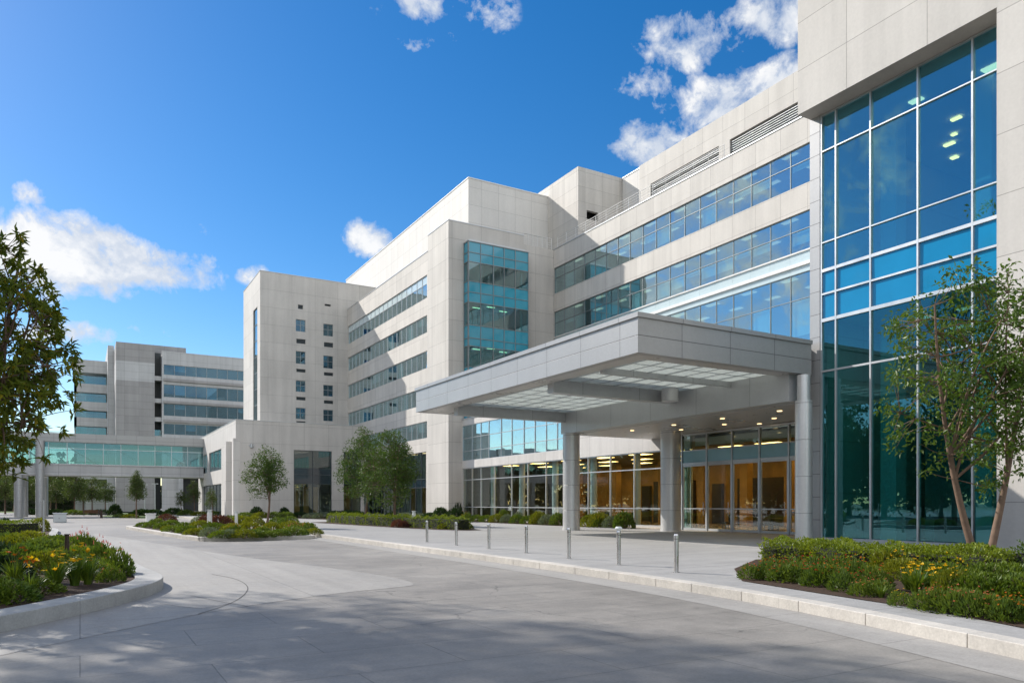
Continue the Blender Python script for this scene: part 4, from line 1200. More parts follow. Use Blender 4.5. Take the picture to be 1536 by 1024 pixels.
# --- conical tree on the lawn and small trees by the pavilion
cp = at(205, 93, ROAD)
mC = tree_meshes(51, 6.6, 1.3, 2.0, 1, ML['far'], M['bark'], n_cl=230, per=22, cr=.34, size=.17, shape='cone', tr=.09, gap=.12, limbs=8, droop=.2)
plant_tree('conical_tree', 'conical dark green tree on the lawn beneath the skybridge', (cp.x, cp.y, ROAD), mC)
mS = tree_meshes(53, 5.2, 1.6, 1.25, 1, ML['far'], M['bark'], n_cl=120, per=20, cr=.32, size=.16, shape='egg', tr=.06, gap=.2, limbs=8, droop=.1)
for px, d, sc, lab in ((291, 104, .98, 'small bright green tree left of the pavilion, under the end of the skybridge'), (272, 108, .75, 'smallest tree left of the pavilion, half behind the bright green one'), (318, 93, .72, 'thin young tree close against the side of the pavilion')):
    p = at(px, d); plant_tree('small_tree', lab, (p.x, p.y, ROAD), mS, px*.7, sc)
# --- the trees beyond the skybridge
far_h = [at(px, 178) for px in (-160, 20, 176)]
mF = [tree_meshes(61+k, 7.4, 1.6, 2.9, 1, ML['far'], M['bark'], n_cl=170, per=20, cr=.5, size=.26, shape='egg', tr=.13, gap=.2, limbs=9) for k in range(2)]
far_t = [(-30,122,1.1),(8,131,1.15),(36,126,1.0),(62,140,1.25),(84,132,.95),(112,128,1.0),(138,133,.95),(158,150,1.0),(20,165,1.5),(75,172,1.55),(125,170,1.4),(-50,190,1.9),(0,205,1.9),(48,195,1.9),(98,200,1.9),(145,190,1.7)]
far_t.sort()
for k, (px, d, sc) in enumerate(far_t):
    p = at(px, d)
    plant_tree('broadleaf_tree', f'broad leafy tree in the row seen below the skybridge, {ORD[k+1]} from the left', (p.x, p.y, ROAD-.02), mF[k % 2], k*1.7, (sc, sc, sc*(.86+.07*(k % 3))), 'trees in a row beyond the skybridge')
# --- tall trees across the road, out of the picture: their shade falls on the paving and they mirror in the glass
mT = tree_meshes(71, 21.0, 14.5, 4.4, 1, ML['near'], M['bark'], n_cl=105, per=15, cr=.60, size=.34, shape='round', tr=.26, gap=.52, limbs=14)
for k, (tx, td, sc, sz) in enumerate(((.2, 8.6, 1.05, 1.15), (4.2, 7.6, .95, 1.25), (-2.9, 13.0, .8, 1.1), (-2.2, 6.2, .9, 1.15))):
    L_s = 17.75*sz/math.tan(R(35))
    p = cam_to_world(tx-.878*L_s, td+.478*L_s)
    plant_tree('tall_shade_tree', 'tall shade tree across the road', (p.x, p.y, ROAD-.02), mT, k*1.3, (sc, sc, sz), 'tall shade trees across the road')
mW = [tree_meshes(75+k, 17.0, .6, 5.6, 1, ML['far'], M['bark'], n_cl=330, per=18, cr=1.15, size=.62, shape='egg', tr=.26, gap=.12, limbs=9) for k in range(2)]
wr2 = random.Random(4)
k = 0
for row in range(2):
    y = -38.0 + row*4
    while y < 150:
        x = -39 - row*9 + wr2.uniform(-2.5, 2.5)
        if y > 75: x -= (y-75)*.12
        plant_tree('boundary_tree', 'dense tree in the wooded belt across the road', (x, y, ROAD-.02), mW[k % 2], k*2.1, wr2.uniform(.85, 1.2), 'dense trees across the road')
        y += 8.2 + wr2.uniform(-1, 1); k += 1
M['wood'] = plain_mat('distant foliage', (.045, .07, .025), .95, 0, .5, .15)
# far wood all round the horizon
rng = np.random.default_rng(5)
nW = 34000
A = rng.random(nW)*2*math.pi; Rr = rng.uniform(300, 350, nW)
top = 13 + 3.5*np.sin(A*37)+2.5*np.sin(A*91+1)+1.5*np.sin(A*211)
P = np.column_stack([np.cos(A)*Rr, np.sin(A)*Rr, rng.random(nW)**.8*top])
V, Fq = leaf_quads(P, unit(rot_any(nW, rng)+np.array([0, 0, .3])), rot_any(nW, rng), rng.uniform(2.2, 4.2, nW), rng.uniform(1.6, 3.0, nW))
wm_ = MB(); wm_.arrays(V, Fq)
tag(wm_.build('far_wood', M['wood']), 'far belt of green woodland along the horizon', 'wood', kind='stuff')

# --- hedges: leaves over a box of given footprint
def hedge(name, label, path, w, h, mat, seed, size=.06, dens=260, z=0.0, cat='hedge', bumpy=.06, group=None, core=True):
    rng = np.random.default_rng(seed)
    P = [np.array(p, float) for p in path]
    pts = []; nrm = []
    core_mb = MB()
    segs = [(P[i], P[i+1]) for i in range(len(P)-1)]
    tot = sum(np.linalg.norm(b-a) for a, b in segs)
    nl = int(dens*tot*(w+2*h))
    for a, b in segs:
        ln = np.linalg.norm(b-a); d = (b-a)/ln; n_ = np.array([-d[1], d[0]])
        n = int(nl*ln/tot)
        s = rng.random(n)*ln; u = rng.random(n)*(w+2*h)
        o = np.where(u < h, -w/2, np.where(u > h+w, w/2, u-h-w/2)); zz = np.where(u < h, u, np.where(u > h+w, 2*h+w-u, h))
        bump = bumpy*(np.sin(s*2.9+seed)+np.sin(s*6.1+o*7)+np.sin(s*1.3+zz*5+seed*2))*.6
        inset = rng.random(n)**2*.14 - bump
        top = (u >= h) & (u <= h+w)
        zz = np.where(top, zz-inset, zz*(1-.05)); o2 = np.where(top, o, np.sign(o)*(w/2-np.maximum(inset, -.12)))
        edge = np.clip((zz-h*.75)/(h*.25), 0, 1)*(np.abs(o2) > w*.38)
        o2 = o2*(1-.10*edge)
        xy = a[None, :]+d[None, :]*s[:, None]+n_[None, :]*o2[:, None]
        pts.append(np.column_stack([xy, z+np.maximum(zz, .02)]))
        nn = np.where(top[:, None], np.array([0, 0, 1.0]), np.column_stack([n_[0]*np.sign(o), n_[1]*np.sign(o), 0.25*np.ones(n)]))
        nrm.append(nn)
        q = [a+n_*(w/2-.14), b+n_*(w/2-.14), b-n_*(w/2-.14), a-n_*(w/2-.14)]
        core_mb.prism([tuple(v) for v in q], z, z+h-.16)
    # ends
    for e, o_ in ((P[0], P[0]-P[1]), (P[-1], P[-1]-P[-2])):
        d = o_/np.linalg.norm(o_); n_ = np.array([-d[1], d[0]]); n = int(dens*w*h)
        xy = e[None, :]+n_[None, :]*rng.uniform(-w/2, w/2, n)[:, None]+d[None, :]*rng.uniform(-.12, .05, n)[:, None]
        pts.append(np.column_stack([xy, z+rng.random(n)*h])); nrm.append(np.tile(np.array([d[0], d[1], .25]), (n, 1)))
    PT = np.concatenate(pts); NN = np.concatenate(nrm)
    D = unit(NN*.8+rot_any(len(PT), rng)*.9+np.array([0, 0, .35])); Nm = unit(NN*.6+rot_any(len(PT), rng))
    s = size*rng.uniform(.7, 1.4, len(PT))
    V, Fq = leaf_quads(PT-D*s[:, None]*.3, D, Nm, s, s*.5)
    m = MB(); m.arrays(V, Fq)
    x0, y0 = P[0]
    o = m.build(name, mat, None, loc=(x0, y0, z)); tag(o, label, cat, group)
    if core: core_mb.build('branches', M['inner_twig'], o)
    return o
M['inner_twig'] = plain_mat('dark twigs', (.022, .026, .012), .95, 0, .3, 8.0)

hedge('tall_hedge', 'tall dark hedge closing the view behind the trees beyond the skybridge', [(p.x, p.y) for p in far_h], 3.0, 6.0, ML['dark'], 12, .55, 9, ROAD-.05, bumpy=.5)
# --- shrub, tuft and flower prototypes: lists of (part name or None for the thing itself, mesh)
def shrub_mesh(seed, leaf, n=620, size=.13, flat=.75, aspect=.5, spiky=0.0):
    rng = np.random.default_rng(seed)
    d = rot_any(n, rng); d[:, 2] = np.abs(d[:, 2])
    L_ = rot_any(9, rng); L_[:, 2] = np.abs(L_[:, 2])
    k = np.exp(5*(d@L_.T-1)); amp = rng.uniform(.72, 1.1, 9)
    w = (k*amp).sum(1)/k.sum(1)
    r = w*(.55+.45*rng.random(n)**.5)
    P = d*r[:, None]*np.array([1, 1, flat])
    D = unit(d+rot_any(n, rng)*.7+np.array([0, 0, .3+spiky])); Nm = unit(d*.5+rot_any(n, rng)*.8)
    s = size*rng.uniform(.7, 1.35, n)*(1+spiky)
    V, Fq = leaf_quads(P*.93, D, Nm, s, s*aspect)
    m = MB(); m.arrays(V, Fq); return m.mesh('shrub', leaf)
def twig_mesh(seed):
    rng = np.random.default_rng(seed); m = MB()
    for k in range(9):
        a = rng.uniform(0, 6.28); e = (math.cos(a)*.55, math.sin(a)*.55, rng.uniform(.3, .65))
        m.tube(curve((math.cos(a)*.05, math.sin(a)*.05, -.05), e, .1, rng, 4), [.03, .022, .015, .008], 4)
    return m.mesh('stems', M['bark'])
def tuft_mesh(seed, leaf, n=90, segs=4, ln=1.0, wd=.045, arch=.9):
    rng = np.random.default_rng(seed); m = MB()
    for k in range(n):
        a = rng.uniform(0, 6.283); l_ = ln*rng.uniform(.6, 1.1); sp = rng.uniform(.25, 1.0)*arch
        d = np.array([math.cos(a), math.sin(a), 0]); sdv = np.array([-math.sin(a), math.cos(a), 0])
        base = d*rng.uniform(0, .12)
        vs = []
        for i in range(segs+1):
            t = i/segs; p = base + d*l_*sp*t**1.3*.75 + np.array([0, 0, l_*(t*1.0-.62*sp*t*t)*.85])
            w = wd*(1-t**2)*.5+.002
            vs += [tuple(p-sdv*w), tuple(p+sdv*w)]
        m.add(vs, [(2*i, 2*i+1, 2*i+3, 2*i+2) for i in range(segs)])
    return m.mesh('tuft', leaf)
def blossom_mesh(seed, mat, n=14, spread=.7, zlo=.6, zhi=1.0, r=.06, kind='disc'):
    rng = np.random.default_rng(seed); m = MB()
    for k in range(n):
        a = rng.uniform(0, 6.283); q = spread*math.sqrt(rng.random())
        c = np.array([math.cos(a)*q, math.sin(a)*q, rng.uniform(zlo, zhi)*(1-.35*(q/spread)**2)])
        if kind == 'disc':
            npt = 6; P = np.tile(c, (npt, 1)); A = np.arange(npt)*2*math.pi/npt+rng.uniform(0, 1)
            D = np.column_stack([np.cos(A), np.sin(A), np.full(npt, .35)])
            tl = rng.normal(size=3)*.4; D = unit(D+tl)
            V, Fq = leaf_quads(P, D, np.tile(np.array([0, 0, 1.0]), (npt, 1)), np.full(npt, r), np.full(npt, r*.95), .1)
            m.arrays(V, Fq)
        else:   # spike of small petals
            npt = 12; z = np.linspace(0, r*2.2, npt); A = np.arange(npt)*2.4
            P = np.column_stack([np.full(npt, c[0]), np.full(npt, c[1]), c[2]+z])
            D = np.column_stack([np.cos(A), np.sin(A), np.full(npt, .9)])
            V, Fq = leaf_quads(P, D, rot_any(npt, rng), np.linspace(r, r*.5, npt), np.linspace(r*.6, r*.3, npt), .1)
            m.arrays(V, Fq)
    return m.mesh('blossom', mat)

tw_m = [twig_mesh(1), twig_mesh(2)]
SH = {}
for nm, lf, kw in (('green', 'shrub', {}), ('lime', 'lime', {}), ('sage', 'sage', {'size': .11}), ('dark', 'dark', {'size': .15}), ('plum', 'plum', {}), ('deep', 'hedge2', {})):
    SH[nm] = [shrub_mesh(100+7*k+len(nm), ML[lf], n=1000, **kw) for k in range(2)]
TF = [tuft_mesh(200+k, ML['strap'], 110) for k in range(2)]
FM = [shrub_mesh(300+k, ML['shrub'], n=520, size=.17, flat=.85, aspect=.35, spiky=.25) for k in range(2)]
BL = {c: [blossom_mesh(400+i*3+k, ML[c], 19, .75, .72, 1.05, (.05 if c == 'pink' else .062), 'spike' if c == 'pink' else 'disc') for k in range(2)] for i, c in enumerate(('red', 'orange', 'yellow', 'pink', 'salmon'))}
BT = {c: [blossom_mesh(500+i*3+k, ML[c], 13, .62, .62, .92, .10, 'disc') for k in range(2)] for i, c in enumerate(('yellow', 'orange'))}
pr = random.Random(77)
def plant(kind, name, label, cat, loc, r, h, group=None, flower=None):
    """kind: a key of SH, 'tuft' or 'annual'"""
    k = pr.randrange(2)
    me = TF[k] if kind == 'tuft' else (FM[k] if kind == 'annual' else SH[kind][k])
    o = bpy.data.objects.new(name, me); COL.objects.link(o)
    o.location = loc; o.rotation_euler = (0, 0, pr.uniform(0, 6.28)); o.scale = (r, r*pr.uniform(.9, 1.1), h)
    tag(o, label, cat, group)
    if kind not in ('tuft', 'annual'):
        c = bpy.data.objects.new('stems', tw_m[k]); c.parent = o; COL.objects.link(c)
    if flower:
        me = (BT if kind == 'tuft' else BL)[flower][k]
        c = bpy.data.objects.new('blossom', me); c.parent = o; COL.objects.link(c)
    return o
# ------------------------------------------------------------------ planting in the beds
KN = {'green': 'rounded green shrub', 'lime': 'low lime green shrub', 'sage': 'grey green shrub', 'dark': 'dark evergreen shrub', 'plum': 'reddish plum shrub', 'deep': 'deep green mounded shrub'}
def bed(items, where, z, group, kr=1.0, kh=1.0):
    """items: (kind, px, py or depth, r, h, flower). labels count each kind from the left along the bed"""
    items = sorted(items, key=lambda i: i[1])
    cnt = {}; tot = {}
    def key(i): return (i[0], i[5] if len(i) > 5 else None)
    for i in items: tot[key(i)] = tot.get(key(i), 0)+1
    for it in items:
        kd = key(it); cnt[kd] = cnt.get(kd, 0)+1
        kind, px, py, r, h = it[:5]; fl = it[5] if len(it) > 5 else None
        p = ground(px, py, z)
        if kind == 'tuft': base, nm, cat = 'arching leafy tuft' + (f' with {fl} flowers' if fl else ''), 'strap_plant', 'plant'
        elif kind == 'annual': base, nm, cat = f'low plant with {fl} flowers', 'bedding_flower', 'flower'
        else: base, nm, cat = KN[kind] + (f' with {fl} flowers' if fl else ''), 'shrub', 'shrub'
        pos = '' if tot[kd] == 1 else f', {ORD[cnt[kd]]} from the left' if cnt[kd] < len(ORD) else ''
        plant(kind, nm, f'{base} {where}{pos}', cat, (p.x, p.y, z), r*kr, h*kh, group if tot[kd] > 1 else group, fl)

# near left planter
bed([('deep', 12, 903, .55, .42), ('deep', 58, 889, .42, .32), ('deep', -30, 893, .6, .5), ('dark', 6, 868, .6, .62), ('green', 40, 850, .72, .72), ('dark', -20, 846, .8, .75),
     ('deep', 172, 864, .42, .42), ('deep', 150, 868, .40, .42), ('deep', 130, 862, .50, .46), ('deep', 110, 866, .46, .42), ('green', 84, 852, .62, .60), ('lime', 62, 858, .52, .62), ('lime', 26, 832, .70, .75),
     ('green', 55, 838, .75, .72), ('green', 82, 836, .75, .66), ('lime', 104, 840, .60, .5), ('deep', 122, 842, .62, .55), ('green', 8, 828, .9, .8),
     ('deep', 120, 828, .75, .58), ('green', 95, 822, .85, .6), ('lime', 40, 818, .85, .65), ('green', 70, 820, .8, .5),
     ('tuft', 82, 886, .62, .80, 'yellow'), ('tuft', 112, 878, .60, .80, 'yellow'), ('tuft', 132, 876, .56, .74), ('tuft', 45, 893, .5, .55), ('tuft', 22, 880, .55, .75, 'orange'), ('tuft', 8, 905, .42, .45),
     ('annual', 176, 862, .36, .62, 'salmon'), ('annual', 150, 846, .46, .58, 'pink'), ('annual', 126, 833, .58, .70, 'pink'), ('annual', 166, 872, .28, .3, 'salmon')],
    'in the near left bed', .02, 'plants in the near left bed', 1.1, 1.22)
# second planter: clipped hedge
hp = [cam_to_world(-42, 38.4), cam_to_world(-34, 37.6), cam_to_world(-24.1, 37.2)]
hedge('clipped_hedge', 'clipped yellow green box hedge across the far end of the left beds', [(p.x, p.y) for p in hp], 1.7, .85, ML['hedge'], 4, .085, 190, -.03)
bed([('dark', 8, 800, .45, 1.15), ('lime', 60, 796, .6, 1.1)], 'by the left clipped hedge', -.03, 'shrubs by the left hedge')
# island planting
isl_items = []
ir = random.Random(9)
kinds = ['deep', 'green', 'sage', 'lime', 'deep', 'green', 'lime']
for px, py in ((470,802),(452,803),(436,804),(418,805),(400,806),(383,806),(365,807),(346,807),(330,807),(312,806),(297,803),(283,800),(268,798),(254,795.5),(240,793.5),(226,791.8),(213,790.2)):
    isl_items.append((ir.choice(kinds), px+ir.uniform(-4,4), py-.7, ir.uniform(.55,.8), ir.uniform(.42,.62)))
for px, py in ((458,797),(430,797),(404,797),(378,797),(352,797),(326,796),(302,795),(280,793),(258,790),(236,788)):
    isl_items.append((ir.choice(['green','lime','deep','plum','lime']), px+ir.uniform(-5,5), py, ir.uniform(.7,.95), ir.uniform(.6,.85)))
isl_items += [('annual', 462, 798.6, .6, .6, 'salmon'), ('annual', 440, 800.5, .5, .55, 'pink'), ('annual', 392, 801.5, .5, .5, 'yellow'), ('annual', 352, 800.5, .5, .55, 'orange'),
              ('plum', 252, 786, .9, 1.0), ('plum', 330, 789, 1.0, 1.1), ('plum', 312, 787, .8, 1.0), ('green', 432, 790.5, 1.0, 1.05), ('green', 415, 789.5, .9, .9), ('lime', 380, 788.5, 1.0, 1.0), ('lime', 362, 787.5, 1.0, 1.0), ('deep', 345, 787, .9, .9), ('sage', 300, 786, .8, .8)]
bed(isl_items, 'in the kerbed island', -.03, 'plants in the kerbed island', 1.0, 1.15)
# hedge bed in front of the corner tower
hedge('clipped_hedge', 'long low clipped hedge around the bed with the pair of trees', [(19.6, 66), (19.3, 58), (20.2, 48), (21.0, 42.4)], 1.1, .78, ML['hedge'], 6, .09, 150, 0, bumpy=.12)
bed([('plum', 597, 790.5, .62, .75), ('plum', 606, 790.8, .5, .7), ('green', 660, 791, .85, .85), ('lime', 690, 792.5, .9, .8), ('lime', 672, 793, .8, .7), ('dark', 560, 781, .9, .8), ('dark', 620, 783, .8, .8)], 'along the clipped hedge bed', 0, 'shrubs along the hedge bed')
# lobby strip
lob_items = []
for k, (px, r, h) in enumerate(((716,.75,.65),(730,.7,.65),(744,.75,.7),(759,.65,.7),(775,.75,.75),(791,.65,.7),(806,.75,.95),(822,.7,.75),(838,.75,.95),(884,.8,.9),(902,.8,.95),(918,.7,.85),(937,.8,1.1))):
    t = (px-CX)/F; d = 31.5/(t*UY+UX); py = HY+EYE*F/d
    lob_items.append((['green','deep','lime','sage'][k % 4] if k not in (9, 10) else 'lime', px, py, r*1.15, h*1.5))
for px, r, h in ((755,.75,1.7),(776,.6,1.35),(812,.85,1.2),(845,.8,1.15)):
    t = (px-CX)/F; d = 32.3/(t*UY+UX); lob_items.append(('green' if px != 776 else 'sage', px, HY+EYE*F/d, r, h))
lob_items.append(('annual', 900, HY+EYE*F*(((900-CX)/F)*UY+UX)/31.2, .6, 1.0, 'orange'))
lob_items.append(('annual', 930, HY+EYE*F*(((930-CX)/F)*UY+UX)/31.3, .6, 1.2, 'salmon'))
bed(lob_items, 'in the strip along the lobby glass', 0, 'shrubs along the lobby glass')
# dark shrubs at the foot of the corner tower, and along the pavilion
bed([('dark', 661, 779.6, .95, 1.9), ('dark', 683, 780.6, 1.05, 1.6), ('dark', 684, 779.4, .8, 2.5), ('dark', 672, 781.4, .7, 1.0), ('dark', 646, 779.0, 1.0, 1.1), ('sage', 630, 778.6, 1.0, 1.0), ('sage', 607, 778.0, 1.2, 1.1), ('dark', 590, 777.6, 1.1, 1.2), ('annual', 700, 783, .8, 1.1, 'red')], 'below the corner tower', 0, 'shrubs at the foot of the corner tower')
bed([('dark', 538, 777.2, 1.3, 1.2), ('dark', 520, 777.0, 1.2, 1.4), ('sage', 487, 777.2, 1.4, 1.0), ('sage', 470, 777.0, 1.3, 1.0), ('dark', 503, 777.0, 1.2, 1.3), ('dark', 450, 776.6, 1.1, 1.1), ('green', 430, 776.8, 1.3, 1.1), ('green', 410, 776.6, 1.4, 1.1), ('lime', 390, 776.8, 1.2, 1.0), ('green', 370, 776.6, 1.4, 1.0), ('dark', 384, 776.0, .9, 1.7), ('dark', 427, 776.0, .8, 1.8)], 'along the foot of the pavilion', 0, 'shrubs along the pavilion')
# right bed
hedge('clipped_hedge', 'dense leafy hedge across the back of the flower bed below the blue glass', [(17.0, 14.5), (17.0, 11.2), (17.3, 8.6)], 1.3, .60, ML['hedge'], 8, .078, 560, .01, bumpy=.10)
hedge('clipped_hedge', 'loose dark hedge behind the two stemmed tree at the right edge', [(18.3, 8.6), (18.6, 1.5)], 1.5, .72, ML['shrub'], 9, .075, 330, .01, bumpy=.12)
bed([('annual', 1128, 868, .34, .34, 'orange'), ('annual', 1152, 868, .38, .40, 'red'), ('annual', 1176, 872, .40, .42, 'red'), ('annual', 1200, 872, .40, .42, 'red'), ('annual', 1226, 878, .40, .46, 'red'), ('annual', 1248, 879, .40, .46, 'orange'),
     ('annual', 1160, 861, .40, .40, 'orange'), ('annual', 1190, 863, .42, .45, 'red'), ('annual', 1222, 866, .44, .50, 'red'), ('annual', 1254, 868, .44, .52, 'red'), ('annual', 1284, 872, .45, .52, 'orange'), ('annual', 1310, 884, .38, .48, 'red'), ('annual', 1268, 886, .34, .42, 'red'),
     ('annual', 1296, 893, .30, .30, 'salmon'), ('annual', 1318, 892, .28, .30, 'salmon'), ('annual', 1390, 914, .30, .34, 'salmon'), ('annual', 1412, 916, .32, .38, 'salmon'), ('annual', 1438, 920, .32, .40, 'salmon'), ('annual', 1462, 924, .30, .40, 'salmon'), ('annual', 1488, 926, .28, .36, 'salmon'), ('annual', 1510, 931, .26, .36, 'orange'), ('annual', 1530, 932, .26, .36, 'orange'), ('annual', 1352, 908, .22, .24, 'yellow'),
     ('tuft', 1375, 890, .60, .66, 'yellow'), ('tuft', 1364, 884, .55, .62), ('tuft', 1395, 888, .52, .60, 'yellow'), ('tuft', 1205, 860, .3, .5), ('tuft', 1322, 896, .28, .3),
     ('lime', 1428, 896, .38, .66, 'yellow'), ('deep', 1462, 900, .50, .58), ('deep', 1490, 902, .52, .60), ('green', 1520, 902, .58, .62), ('deep', 1548, 906, .6, .62), ('green', 1474, 884, .6, .66), ('green', 1580, 905, .7, .6), ('deep', 1600, 930, .6, .5), ('lime', 1640, 915, .7, .5), ('green', 1690, 940, .6, .5), ('deep', 1720, 915, .8, .6), ('deep', 1510, 882, .7, .66), ('lime', 1352, 868, .50, .60, 'yellow'), ('green', 1390, 870, .5, .52), ('deep', 1420, 874, .5, .5), ('lime', 1330, 860, .45, .72)],
    'in the right bed', .01, 'plants in the right flower bed', 1.05, 1.15)
# far beds under the skybridge
bed([('dark', 172, 772.5, 1.2, 2.6), ('dark', 50, 771.8, 1.8, 1.4), ('dark', 66, 771.8, 1.8, 1.4), ('dark', 84, 771.9, 1.8, 1.4), ('dark', 150, 772, 2.0, 1.2), ('dark', 215, 773.0, 2.2, 1.5), ('dark', 230, 773.0, 2.0, 1.4), ('green', 112, 772, 2.0, 1.3), ('lime', 135, 771.4, 2.0, 1.2), ('dark', 262, 773.6, 1.8, 1.8), ('green', 280, 774.4, 1.6, 1.5), ('lime', 300, 774.8, 1.4, 1.2), ('green', 320, 774.8, 1.4, 1.2), ('green', 182, 775.4, 1.4, .7), ('lime', 196, 776.4, 1.2, .7)], 'beneath the skybridge', ROAD, 'shrubs beneath the skybridge')
# mulch chips are left to the material; grass blades on the near lawn are too far to see

# ------------------------------------------------------------------ bollards
bol = thing('bollard', 'x', 'bollard', (0, 0, 0))
q = MB(); q.cyl(0, 0, -.02, .885, .058, 28); q.build('post', M['steel'], bol)
q = MB(); q.cyl(0, 0, .886, .925, .058, 28, .046); q.build('cap', M['steel'], bol)
q = MB(); q.cyl(0, 0, .80, .812, .0592, 28, cap=False); q.build('groove', M['postbrown'], bol)
q = MB(); q.cyl(0, 0, -.001, .012, .085, 28); q.build('base_plate', M['steel'], bol)
spots = [(640.4,812.5),(684.3,817.6),(733.2,822.7),(789.4,829),(853.3,837.5),(928,846.8),(1014.3,858)]
for k, (px, py) in enumerate(spots):
    p = ground(px, py, 0)
    o = bol if k == 0 else copy_tree(bol)
    o.location = (p.x, p.y, 0.0)
    o['label'] = 'slim stainless steel bollard, ' + ('farthest of the row along the kerb' if k == 0 else 'nearest of the row along the kerb' if k == 6 else f'{ORD[k+1]} from the left of the row along the kerb' if k != 5 else 'with a frosted white cap, second nearest of the row')
    o['group'] = 'steel bollards along the kerb'
    if k == 5:
        q = MB(); q.cyl(p.x, p.y, .927, .99, .06, 20, .10); q.cyl(p.x, p.y, .99, 1.03, .10, 20, .07); q.build('white_cap', M['blind'], o)

# ------------------------------------------------------------------ small furniture
def post_light(px, py, z, h, label, mat, w=.10, head=None):
    p = ground(px, py, z); t = thing('path_light', label, 'path light', (p.x, p.y, z))
    q = MB(); q.cyl(p.x, p.y, z-.02, z+h*.82, w*.5, 14); q.build('post', mat, t)
    q = MB(); q.cyl(p.x, p.y, z+h*.82, z+h*.97, w*.42, 14); q.build('lens', M['blind'] if head is None else head, t)
    q = MB(); q.cyl(p.x, p.y, z+h*.97, z+h, w*.58, 14); q.build('lid', mat, t)
post_light(100.5, 851, .02, .86, 'dark bronze bollard light among the plants of the near left bed', M['postbrown'], .11, M['postbrown'])
post_light(152, 776.8, ROAD, 1.0, 'dark post light beyond the left hedge', M['postbrown'], .3, M['postbrown'])
post_light(621, 790.5, 0, 1.15, 'small white path light rising from the clipped hedge bed', M['sign_white'], .28)
post_light(314.5, 790, -.03, 1.25, 'white path light in the middle of the kerbed island', M['sign_white'], .34)
post_light(354.5, 789, -.03, 1.15, 'slim white path light in the island beside the tree', M['sign_white'], .22)
# thin pole sign by the hedge
p = ground(65.5, 812, .02); t = thing('marker_pole', 'thin grey marker pole rising in front of the clipped hedge', 'pole', (p.x, p.y, .02))
q = MB(); q.cyl(p.x, p.y, 0, 1.75, .035, 12); q.build('pole', M['alu'], t); q = MB(); q.cyl(p.x, p.y, 1.75, 1.80, .05, 12); q.build('finial', M['alu'], t)
# utility cabinet
p = ground(90, 783.2, ROAD); t = thing('utility_cabinet', 'grey metal utility cabinet on the drive beside the left hedge', 'cabinet', (p.x, p.y, ROAD))
q = MB(); q.box(p.x-.55, p.x+.55, p.y-.5, p.y+.5, ROAD, ROAD+.86); q.build('body', M['alu'], t, .02)
q = MB(); q.box(p.x-.62, p.x+.62, p.y-.57, p.y+.57, ROAD+.862, ROAD+.93); q.build('lid', M['alu'], t, .015)
q = MB(); q.box(p.x-.48, p.x-.02, p.y-.53, p.y-.502, ROAD+.06, ROAD+.8); q.box(p.x+.02, p.x+.48, p.y-.53, p.y-.502, ROAD+.06, ROAD+.8); dd = q.build('door', M['alu'], t)
q = MB(); q.box(p.x-.08, p.x-.05, p.y-.55, p.y-.531, ROAD+.35, ROAD+.5); q.build('handle', M['postbrown'], dd)
q = MB(); q.box(p.x-.56, p.x-.551, p.y-.4, p.y+.4, ROAD+.1, ROAD+.75); q.build('side_panel', M['postbrown'], t)
# small white cabinet in the island
p = ground(226, 786, -.03); t = thing('service_box', 'white service box among the plants at the left end of the island', 'service box', (p.x, p.y, -.03))
q = MB(); q.box(p.x-.35, p.x+.35, p.y-.3, p.y+.3, -.05, .78); q.build('body', M['sign_white'], t, .02)
q = MB(); q.box(p.x-.4, p.x+.4, p.y-.35, p.y+.35, .782, .85); q.build('lid', M['sign_white'], t, .015)
# red timber bench
p = ground(137, 773.6, ROAD); t = thing('park_bench', 'red brown timber bench on the far side of the drive', 'bench', (p.x, p.y, ROAD), R(0))
q = MB()
for k in range(4): q.box(p.x-1.1, p.x+1.1, p.y-.25+k*.13, p.y-.14+k*.13, ROAD+.42, ROAD+.47)
q.build('seat', M['timber_red'], t)
q = MB()
for k in range(3): q.box(p.x-1.1, p.x+1.1, p.y+.27, p.y+.31, ROAD+.52+k*.14, ROAD+.63+k*.14)
q.build('backrest', M['timber_red'], t)
for sx in (-.95, .95):
    q = MB(); q.box(p.x+sx-.04, p.x+sx+.04, p.y-.22, p.y-.14, ROAD, ROAD+.42); q.build('leg', M['darkframe'], t)
    q = MB(); q.box(p.x+sx-.04, p.x+sx+.04, p.y+.2, p.y+.27, ROAD, ROAD+.95); q.build('leg', M['darkframe'], t)
# lamp columns near the far block
for px, d, lab in ((232.5, 128, 'slim grey lamp post in front of the distant ward block'), (217, 134, 'slim grey lamp post left of the distant block entrance')):
    p = at(px, d); t = thing('lamp_post', lab, 'lamp post', (p.x, p.y, ROAD))
    q = MB(); q.cyl(p.x, p.y, ROAD, 5.0, .10, 12, .07); q.build('pole', M['alu'], t)
    q = MB(); q.box(p.x-.5, p.x+.5, p.y-.12, p.y+.12, 5.0, 5.12); q.build('lamp_head', M['alu'], t)

